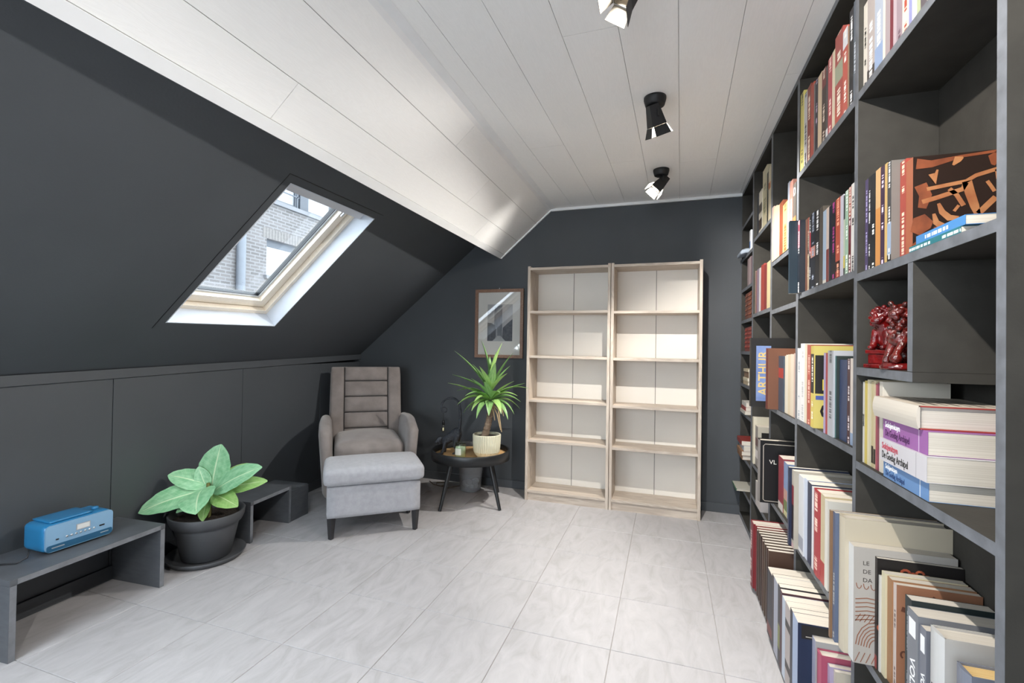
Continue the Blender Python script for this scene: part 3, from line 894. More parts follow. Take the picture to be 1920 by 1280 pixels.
# local x to the chair's left in the photo's right, local -y towards the footstool
CW = .248
vs, fs = roundbox(CW - .002, .30, .115, .02, 8)
MB().add([p + Vector((0, 0, .235)) for p in vs], fs, 0, True).build('base', M_suede, ch)
vs, fs = roundbox(CW - .004, .275, .075, .05, 14, puff=.045, puffs=(0, .02))
seat = MB().add([p + Vector((0, -.045, .415)) for p in vs], fs, 0, True).build('seat_cushion', M_suede, ch)
def arm_shape(s):
    """arm: tall panel with a rounded top that sweeps down to the front"""
    def warp(q):
        z = q.z; t = (q.y + .34) / .66          # 0 front .. 1 back
        if z > 0:
            q.z = z * (1.0 + .10 * math.sin(math.pi * min(1, t * 1.1)) - .16 * max(0, .35 - t) / .35)
        q.x += s * .02 * (q.z / .25)
        return q
    vs, fs = roundbox(.042, .335, .255, .040, 12, warp=warp)
    return MB().add([p + Vector((s * (CW + .044), -.02, .365)) for p in vs], fs, 0, True)
for s in (-1, 1): arm_shape(s).build('armrest', M_suede, ch)
rec = math.radians(13)
MBk = Matrix.Translation((0, .175, .40)) @ Matrix.Rotation(-rec, 4, 'X')
def bwarp(q):
    k = (q.z + .33) / .66
    q.x *= 1.0 - .03 * k
    return q
vs, fs = roundbox(.292, .062, .325, .05, 14, warp=bwarp)
back = MB().add([MBk @ (p + Vector((0, .065, .31))) for p in vs], fs, 0, True).build('backrest', M_suede, ch)
# quilted pads on the front of the backrest, dark seams between them
PX = .172
zr = [(.008, .113), (.118, .243), (.248, .373), (.378, .503), (.508, .626)]
for a, b in zr:
    vs, fs = roundbox(PX, .020, (b - a) / 2, .016, 8, puffs=(0, .012))
    MB().add([MBk @ (p + Vector((0, .006, (a + b) / 2))) for p in vs], fs, 0, True).build('back_pad', M_suede, back)
for s in (-1, 1):
    vs, fs = roundbox(.054, .022, .311, .02, 8, puffs=(0, .006))
    MB().add([MBk @ (p + Vector((s * (PX + .058), .006, .315))) for p in vs], fs, 0, True).build('side_pad', M_suede, back)
    MB().tube([MBk @ Vector((s * (PX + .002), -.006, z)) for z in (.01, .2, .4, .622)], .0035, 6).build('seam', M_seamd, back)
for z in (.1155, .2455, .3755, .5055):
    MB().tube([MBk @ Vector((x, -.0055, z)) for x in (-PX, 0, PX)], .003, 6).build('seam', M_seamd, back)
for sx in (-1, 1):
    for sy in (-1, 1):
        MB().lathe([(.014, 0), (.017, .004), (.026, .125)], 4, (sx * .22, sy * .24 - .01, 0), smooth=False).build('leg', M_legd, ch)

# ---- round side table with tray rim
TC = (-1.437, 3.347)
tb = thing('side_table', 'round side table with black tray rim and wooden top', 'table', (TC[0], TC[1], 0))
M_tabw = board_mat('light_oak_veneer', 'C79C66', 'D9B382', (2, 10, 2), .5, .03)
M_tabb = mat('black_lacquer', '1E2022', .38, var=.05, vscale=12)
MB().lathe([(.0, .345), (.287, .345), (.287, .362), (.0, .362)], 56, caps=(False, False), smooth=False).build('table_top', M_tabw, tb)
MB().lathe([(.2875, .335), (.302, .335), (.302, .404), (.300, .406), (.2895, .406), (.2875, .404), (.2875, .335)], 56, caps=(False, False)).build('rim', M_tabb, tb)
for a in (248, 338, 66, 156):
    c, s = math.cos(math.radians(a)), math.sin(math.radians(a))
    MB().tube([(.20 * c, .20 * s, .344), (.308 * c, .308 * s, .002)], [.018, .012], 14).build('leg', M_tabb, tb)

# ---- yucca in a ribbed cream pot
YP = (-1.300, 3.330)
ZT = .3625
yu = thing('potted_yucca', 'spiky green yucca in a ribbed cream pot on the side table', 'plant', (YP[0], YP[1], ZT))
M_cream = mat('cream_glaze', 'D6D3BA', .45, var=.03, vscale=10)
mb = MB(); seg = 144
prof = [(.0, 0), (.075, 0), (.078, .010), (.088, .014), (.098, .04), (.104, .10), (.106, .165), (.106, .170), (.098, .170), (.097, .150)]
vs = []; fs = []
for i, (r, z) in enumerate(prof):
    for k in range(seg):
        rib = .0042 * abs(math.sin(k * math.pi / 4)) if 4 <= i <= 6 else 0
        a = 2 * math.pi * k / seg; vs.append(((r - .002 + rib) * math.cos(a), (r - .002 + rib) * math.sin(a), z))
for i in range(len(prof) - 1):
    for k in range(seg): fs.append((i * seg + k, i * seg + (k + 1) % seg, (i + 1) * seg + (k + 1) % seg, (i + 1) * seg + k))
mb.add(vs, fs, 0, False).build('pot', M_cream, yu)
MB().lathe([(.0965, .150), (.05, .156), (.0, .158)], 24, caps=(False, False)).build('soil', M_soil, yu)
M_trunk = mat('ringed_bark', '9A8672', .85, color2='6E5A48', vscale=26, bump=.7, bscale=40, stretch=(1, 1, 3))
pts = []; rad = []
for k in range(25):
    t = k / 24; pts.append(rx * (-.020 + .045 * t + .012 * math.sin(t * 3)) + fx * (.01 * t) + Vector((0, 0, .145 + .265 * t)))
    rad.append(.027 - .006 * t + (.0022 if k % 3 == 0 else 0))
trunk = MB().tube(pts, rad, 12).build('trunk', M_trunk, yu)
M_yl = leaf_mat('yucca_leaf', '6C9A54', '8EB474', 'A6C68A')
M_yl2 = leaf_mat('yucca_leaf_light', '8EB860', 'AACB80', 'BED698')
C0 = rx * .022 + fx * .01 + Vector((0, 0, .43))
random.seed(21)
# (right, depth, height) of each tip relative to the pot, read from the photo silhouette
tips = [(-.055, .02, .885, .020), (.105, -.03, .865, .021), (.190, .05, .790, .016), (-.262, .03, .800, .017), (-.295, -.08, .560, .016), (-.230, -.05, .500, .018),
        (.285, .02, .560, .014), (.330, .02, .515, .010), (.255, -.02, .420, .016), (.205, -.05, .330, .016), (-.110, -.12, .360, .020), (-.180, -.02, .330, .015),
        (.020, -.16, .330, .020), (.110, -.15, .345, .019), (.060, .10, .800, .016), (-.130, .08, .700, .016), (.150, -.08, .640, .020), (.170, .08, .690, .015),
        (-.160, -.12, .470, .019), (-.060, -.10, .690, .018), (.060, -.10, .720, .022), (.010, .06, .760, .016), (.230, -.07, .470, .014), (-.205, .06, .420, .014), (.120, .10, .480, .013), (-.09, -.15, .43, .016), (.10, -.16, .50, .016), (-.02, -.12, .58, .020), (-.22, -.10, .40, .017), (-.07, -.16, .31, .017), (.16, -.12, .30, .016), (.25, .04, .36, .014), (-.15, .05, .34, .015), (-.27, -.02, .62, .014), (.20, -.06, .58, .016), (-.12, -.10, .60, .018)]
for i, (r, f, z, w) in enumerate(tips):
    tip = rx * r + fx * f + Vector((0, 0, z))
    base = C0 + Vector((0, 0, .0 + .05 * (z > .6))) + (tip - C0).normalized() * .012
    low = z < .55
    leaf(yu, 'leaf', base, tip, w * 1.75, .16 if low else .04, M_yl2 if i % 3 == 1 else M_yl, yu, (0, 0, 1), n=10, fold=.5, shape='blade', thick=.0009)
M_root = mat('dry_root', 'C9AE86', .9, var=.2, vscale=20)
for k, (a, b_, c_) in enumerate([((.035, .0, .40), (.075, -.03, .33), (.105, -.03, .205)), ((.04, -.01, .40), (.085, -.03, .36), (.112, -.02, .19)), ((.03, -.02, .40), (.05, -.04, .34), (.06, -.04, .28)), ((.045, .0, .41), (.11, -.02, .38), (.125, -.02, .31))]):
    MB().tube([LP(*a), LP(*b_), LP(*c_)], [.006, .005, .003], 6).build('dry_leaf', M_root, yu)

# ---- candle jar
cj = thing('candle_jar', 'pale green candle in a glass jar with lid on the side table', 'candle', (-1.455, 3.190, ZT))
M_jar = glass_mat('jar_glass', (.90, .94, .90, 1), 1.0)
MB().lathe([(.0, 0), (.039, 0), (.042, .004), (.042, .108), (.040, .112), (.0385, .110), (.0395, .012), (.0, .010)], 28, caps=(False, False)).build('jar', M_jar, cj)
MB().lathe([(.0, .012), (.0385, .012), (.0385, .088), (.0, .090)], 28, caps=(False, False)).build('wax', mat('pale_green_wax', 'C2CDB4', .5, var=.03, vscale=10), cj)
lidj = MB().lathe([(.0, .1125), (.041, .1125), (.042, .118), (.036, .121), (.012, .122), (.009, .124), (.0, .124)], 28, caps=(False, False)).build('lid', M_jar, cj)
MB().sphere((0, 0, .131), (.009, .009, .008)).build('knob', M_jar, lidj)
mb = MB(); n = 10
for k in range(n):
    a0 = math.radians(230 + 70 * k / n); a1 = math.radians(230 + 70 * (k + 1) / n)
    mb.add([(.0425 * math.cos(a0), .0425 * math.sin(a0), .032), (.0425 * math.cos(a1), .0425 * math.sin(a1), .032), (.0425 * math.cos(a1), .0425 * math.sin(a1), .080), (.0425 * math.cos(a0), .0425 * math.sin(a0), .080)], [(0, 1, 2, 3)])
mb.build('paper_label', mat('pale_paper', 'D9DDD2', .7, var=.02), cj)

# ---- monkey lamp: the tail carries a hanging bulb
LPT = Vector((-1.585, 3.320, ZT))
ml = thing('monkey_lamp', 'black monkey figurine lamp with a bulb hanging from its tail', 'lamp', LPT)
def L3(r, f, z): return LP(r, f, z)
parts = [('s', L3(.025, 0, .125), (.036, .036, .034)), ('c', L3(.030, 0, .140), .033, L3(-.030, -.01, .095), .030), ('c', L3(-.030, -.01, .095), .028, L3(-.062, -.015, .085), .018),
         ('s', L3(-.082, -.02, .088), (.026, .026, .027)), ('s', L3(-.103, -.03, .080), (.013, .012, .011)), ('s', L3(-.078, .006, .094), (.006, .008, .010)), ('s', L3(-.072, -.048, .094), (.006, .008, .010)),
         ('c', L3(.035, -.02, .120), .022, L3(.020, -.035, .060), .014), ('c', L3(.020, -.035, .060), .013, L3(.040, -.035, .014), .009), ('c', L3(.040, -.035, .010), .010, L3(.012, -.045, .008), .007),
         ('c', L3(.040, .02, .120), .022, L3(.028, .030, .060), .014), ('c', L3(.028, .030, .060), .013, L3(.046, .030, .014), .009), ('c', L3(.046, .030, .010), .010, L3(.018, .024, .008), .007),
         ('c', L3(-.040, -.028, .090), .015, L3(-.050, -.042, .045), .011), ('c', L3(-.050, -.042, .045), .010, L3(-.060, -.045, .010), .008), ('c', L3(-.060, -.045, .008), .009, L3(-.085, -.05, .007), .006),
         ('c', L3(-.040, .012, .090), .015, L3(-.046, .026, .045), .011), ('c', L3(-.046, .026, .045), .010, L3(-.052, .028, .010), .008), ('c', L3(-.052, .028, .008), .009, L3(-.078, .024, .007), .006)]
M_bronze = mat('black_resin_fur', '30343B', .30, var=.3, vscale=60, bump=.9, bscale=140)
def grow(p, k=1.16):
    q = [p[0]]
    for v in p[1:]:
        q.append(v * k if isinstance(v, (float, Vector)) else tuple(c_ * k for c_ in v))
    return tuple(q)
mk = sculpt('monkey', [grow(p) for p in parts], M_bronze, .0045, ml, 2)
tp = []
for k in range(29):
    t = k / 28
    if t < .45:
        u = t / .45; tp.append(L3(.048 + .012 * math.sin(u * 2.5), 0, .150 + .21 * u))
    else:
        u = (t - .45) / .55; a = math.radians(-5 + 200 * u)
        tp.append(L3(-.012 + .068 * math.cos(a) - .010 * u, 0, .365 + .065 * math.sin(a)))
for k in range(1, 13):
    a = math.radians(195 + 24 * k); tp.append(L3(-.068 + .020 * math.cos(a), 0, .338 + .020 * math.sin(a)))
MB().tube(tp, [.012 - .0075 * k / (len(tp) - 1) for k in range(len(tp))], 8).build('tail', M_bronze, ml)
hx = L3(-.072, 0, 0)
MB().tube([hx + Vector((0, 0, .322)), hx + Vector((0, 0, .258))], .002, 6).build('cord', M_black, ml)
MB().lathe([(.0, .258), (.006, .258), (.010, .252), (.011, .222), (.0, .222)], 14, (hx.x, hx.y, 0), caps=(False, False)).build('socket', M_black, ml)
M_bulb = glass_mat('bulb_glass', (.96, .95, .90, 1), 1.2)
bulb = MB().lathe([(.0, .160), (.010, .163), (.017, .174), (.018, .186), (.013, .205), (.009, .221)], 16, (hx.x, hx.y, 0), caps=(False, False)).build('bulb', M_bulb, ml)
MB().lathe([(.0, .172), (.006, .174), (.006, .196), (.0, .2)], 10, (hx.x, hx.y, 0), caps=(False, False)).build('filament', mat('led_filament', 'F4E6B8', .4, var=.02), bulb)

# ---- translucent grey waste bin behind the table
wb = thing('waste_bin', 'translucent grey waste bin behind the side table legs', 'bin', (-1.545, 3.600, 0))
M_binp = mat('smoky_plastic', 'B8BCC0', .25, var=.05, alpha=.4)
MB().lathe([(.0, .004), (.082, .004), (.086, .010), (.105, .255), (.107, .258), (.104, .258), (.083, .012), (.0, .008)], 36, caps=(False, False)).build('bin_body', M_binp, wb)
random.seed(5)
M_bag = mat('crumpled_grey_paper', 'C4C8CC', .7, var=.2, vscale=30, bump=.8, bscale=50)
for k in range(9):
    a = k * 2.4; r = .045 if k else 0
    MB().sphere((r * math.cos(a), r * math.sin(a), .035 + .022 * (k % 3)), (.028, .026, .024), 8, 6).build('crumpled_paper', M_bag, wb)

# ---- framed print on the far wall
FX0, FX1, FZ0, FZ1 = -1.598, -1.158, 1.103, 1.696
pf = thing('picture_frame', 'brown framed print of a tower hanging beside the bookcases', 'picture', ((FX0 + FX1) / 2, YB - .003, FZ0))
W2, HH = (FX1 - FX0) / 2, FZ1 - FZ0; fw = .027
M_walnut = board_mat('brown_wood_frame', '7A5A48', '8E6E5A', (4, 4, 4), .45, .03)
mb = MB()
def pbar(a0, a1, z0, z1): MB().box(a0, a1, -.022, 0, z0, z1).build('frame_bar', M_walnut, pf, bevel=.0015)
pbar(-W2, W2, 0, fw); pbar(-W2, W2, HH - fw, HH); pbar(-W2, -W2 + fw, fw + .0004, HH - fw - .0004); pbar(W2 - fw, W2, fw + .0004, HH - fw - .0004)
mat_b = MB().box(-W2 + fw, W2 - fw, -.008, -.002, fw, HH - fw).build('passe_partout', mat('cream_mount', 'DAD8D2', .8, var=.01), pf)
PX0, PX1, PZ0, PZ1 = -.107, .122, .144, .462
pr = MB().box(PX0, PX1, -.0092, -.0084, PZ0, PZ1).build('print', mat('grey_print_paper', '9C9EA4', .8, color2='B8B6B4', vscale=7), pf)
def pquad(name, pts, m, off=.0004):
    MB().add([(x, -.0092 - off, z) for x, z in pts] + [(x, -.0092, z) for x, z in pts], [tuple(range(len(pts)))] + [tuple(reversed(range(len(pts), 2 * len(pts))))]).build(name, m, pr)
Mi1 = mat('etched_grey', '62666E', .85, color2='7C8088', vscale=60, stretch=(1, 1, .3)); Mi2 = mat('etched_dark', '464A52', .85, color2='5E626A', vscale=50); Mi3 = mat('etched_pale', 'A6A8AA', .85, var=.1, vscale=40)
pquad('tower', [(-.045, .18), (.03, .18), (.028, .455), (-.042, .44)], Mi1)
pquad('houses', [(PX0, .146), (-.03, .146), (-.035, .28), (-.07, .30), (PX0, .305)], Mi2, .0007)
pquad('houses', [(.03, .146), (PX1, .146), (PX1, .335), (.08, .30), (.035, .26)], Mi2, .0007)
pquad('street', [(-.06, .146), (.06, .146), (.015, .19), (-.01, .19)], Mi3, .001)
pquad('buttress', [(-.022, .18), (-.016, .18), (-.016, .26), (-.022, .26)], Mi3, .001)
MB().box(-W2 + fw, W2 - fw, -.0125, -.0115, fw, HH - fw).build('glass', glass_mat('picture_glass', (1, 1, 1, 1), 1.6), pf)
MB().sphere((.0, -.012, HH + .006), (.004, .004, .006), 8, 6).build('nail', M_silver, pf)

# ---- ceiling spotlights with barn doors
M_lampin = mat('grey_reflector', '57534C', .4, var=.04)
M_led = bpy.data.materials.new('lit_bulb'); M_led.use_nodes = True
_b = M_led.node_tree.nodes['Principled BSDF']; _b.inputs['Emission Color'].default_value = (1, .86, .66, 1); _b.inputs['Emission Strength'].default_value = 14.0
M_spot = mat('matt_black_metal', '191A1C', .5, var=.08, vscale=20)
def spotlight(label, x, y, aim, energy, roll=0.0, spread=88):
    t = thing('ceiling_spotlight', label, 'spotlight', (x, y, ZC - .0005), 0, 'black barn-door spotlights in a row on the ceiling')
    MB().lathe([(.0, 0), (.050, 0), (.050, -.010), (.043, -.036), (.036, -.040), (.0, -.040)], 32, caps=(False, False)).build('ceiling_cup', M_spot, t)
    D = Vector(aim).normalized()
    piv = Vector((0, 0, -.088))
    side = D.cross(Vector((0, 0, 1))).normalized(); up = side.cross(D).normalized()
    if roll:
        Rm = Matrix.Rotation(roll, 3, D); side = Rm @ side; up = Rm @ up
    for s in (-1, 1):
        MB().tube([Vector((0, 0, -.038)) + side * s * .012, Vector((0, 0, -.055)) + side * s * .034, piv + side * s * .036], .0035, 8).build('yoke', M_spot, t)
    def H(a, b, c): return piv + side * a + up * b + D * c
    def frust(w0, c0, w1, c1, thk=.003):
        mb = MB(); n = 4; sq = ((-1, -1), (1, -1), (1, 1), (-1, 1))
        A = [H(p * w0, q * w0, c0) for p, q in sq]; B = [H(p * w1, q * w1, c1) for p, q in sq]
        a = [H(p * (w0 - thk), q * (w0 - thk), c0 + thk) for p, q in sq]; b = [H(p * (w1 - thk), q * (w1 - thk), c1) for p, q in sq]
        for k in range(4):
            j = (k + 1) % 4
            mb.add([A[k], A[j], B[j], B[k]], [(0, 1, 2, 3)]); mb.add([a[k], b[k], b[j], a[j]], [(0, 1, 2, 3)], 1); mb.add([B[k], B[j], b[j], b[k]], [(0, 1, 2, 3)])
        mb.add(A, [(3, 2, 1, 0)]); mb.add(a, [(0, 1, 2, 3)], 1)
        return mb
    head = frust(.022, -.052, .034, .040).build('lamp_head', [M_spot, M_lampin], t)
    MB().lathe([(.0, 0), (.014, 0), (.017, .012), (.0, .016)], 14, caps=(False, False)).build('tmp', M_led, None)
    o = bpy.data.objects['tmp']; o.name = 'bulb'; o.data.name = 'bulb'; o.parent = head
    Mb = Matrix((side, up, D)).transposed().to_4x4(); Mb.translation = H(0, 0, -.030); o.data.transform(Mb)
    for k, (p, q) in enumerate(((1, 0), (-1, 0), (0, 1), (0, -1))):
        e = Vector((p, q)); f = Vector((-q, p))
        def V(c, w, o_, sgn): 
            v = e * o_ + f * (w * sgn); return H(v.x, v.y, c)
        lo = [V(.041, .031, .0345, -1), V(.041, .031, .0345, 1), V(.084, .037, .052, 1), V(.084, .037, .052, -1)]
        nrm = (side * p + up * q) * .0016
        mb = MB(); mb.hexa(lo, [v + nrm for v in lo])
        mb.mi = [1 if i == 0 else 0 for i in range(6)]
        mb.build('barn_door', [M_spot, M_lampin], head)
    L = bpy.data.lights.new('spot', 'SPOT'); L.energy = energy; L.color = (1.0, .955, .90); L.spot_size = math.radians(spread); L.spot_blend = .35; L.shadow_soft_size = .012
    lo_ = bpy.data.objects.new('spot_light', L); COL.objects.link(lo_); lo_.parent = t
    lo_.location = H(0, 0, .020); lo_.rotation_euler = D.to_track_quat('-Z', 'Y').to_euler()
    return t
spotlight('black spotlight with open barn doors nearest the camera', -.115, 1.400, (-.58, -.10, -.78), 15, .2, 100)
spotlight('black spotlight in the middle of the ceiling row', -.066, 2.228, (.22, .42, -.86), 46, .7, 130)
spotlight('black spotlight closest to the far wall', -.049, 3.140, (-.58, -.36, -.72), 44, .2, 120)
spotlight('black spotlight on the ceiling right above the camera', -.115, 0.500, (.72, .50, -.48), 44, .2, 110)
spotlight('unseen black spotlight added on the ceiling behind the camera', -.115, -0.450, (-.70, .40, -.60), 26, .2, 125)  # out-of-view lamp added to help light the room

# ---- brown cable lying on the floor by the armchair
cb = MB().tube([(-1.98, 3.70, .004), (-1.90, 3.62, .004), (-1.82, 3.60, .004), (-1.78, 3.66, .004), (-1.84, 3.71, .004), (-1.90, 3.68, .004), (-1.86, 3.60, .0085), (-1.74, 3.58, .004), (-1.66, 3.68, .004)], .0035, 6).build('cable', mat('brown_cable', '6A5A4C', .6, var=.1))
tag(cb, 'thin brown cable lying on the floor beside the armchair', 'cable')

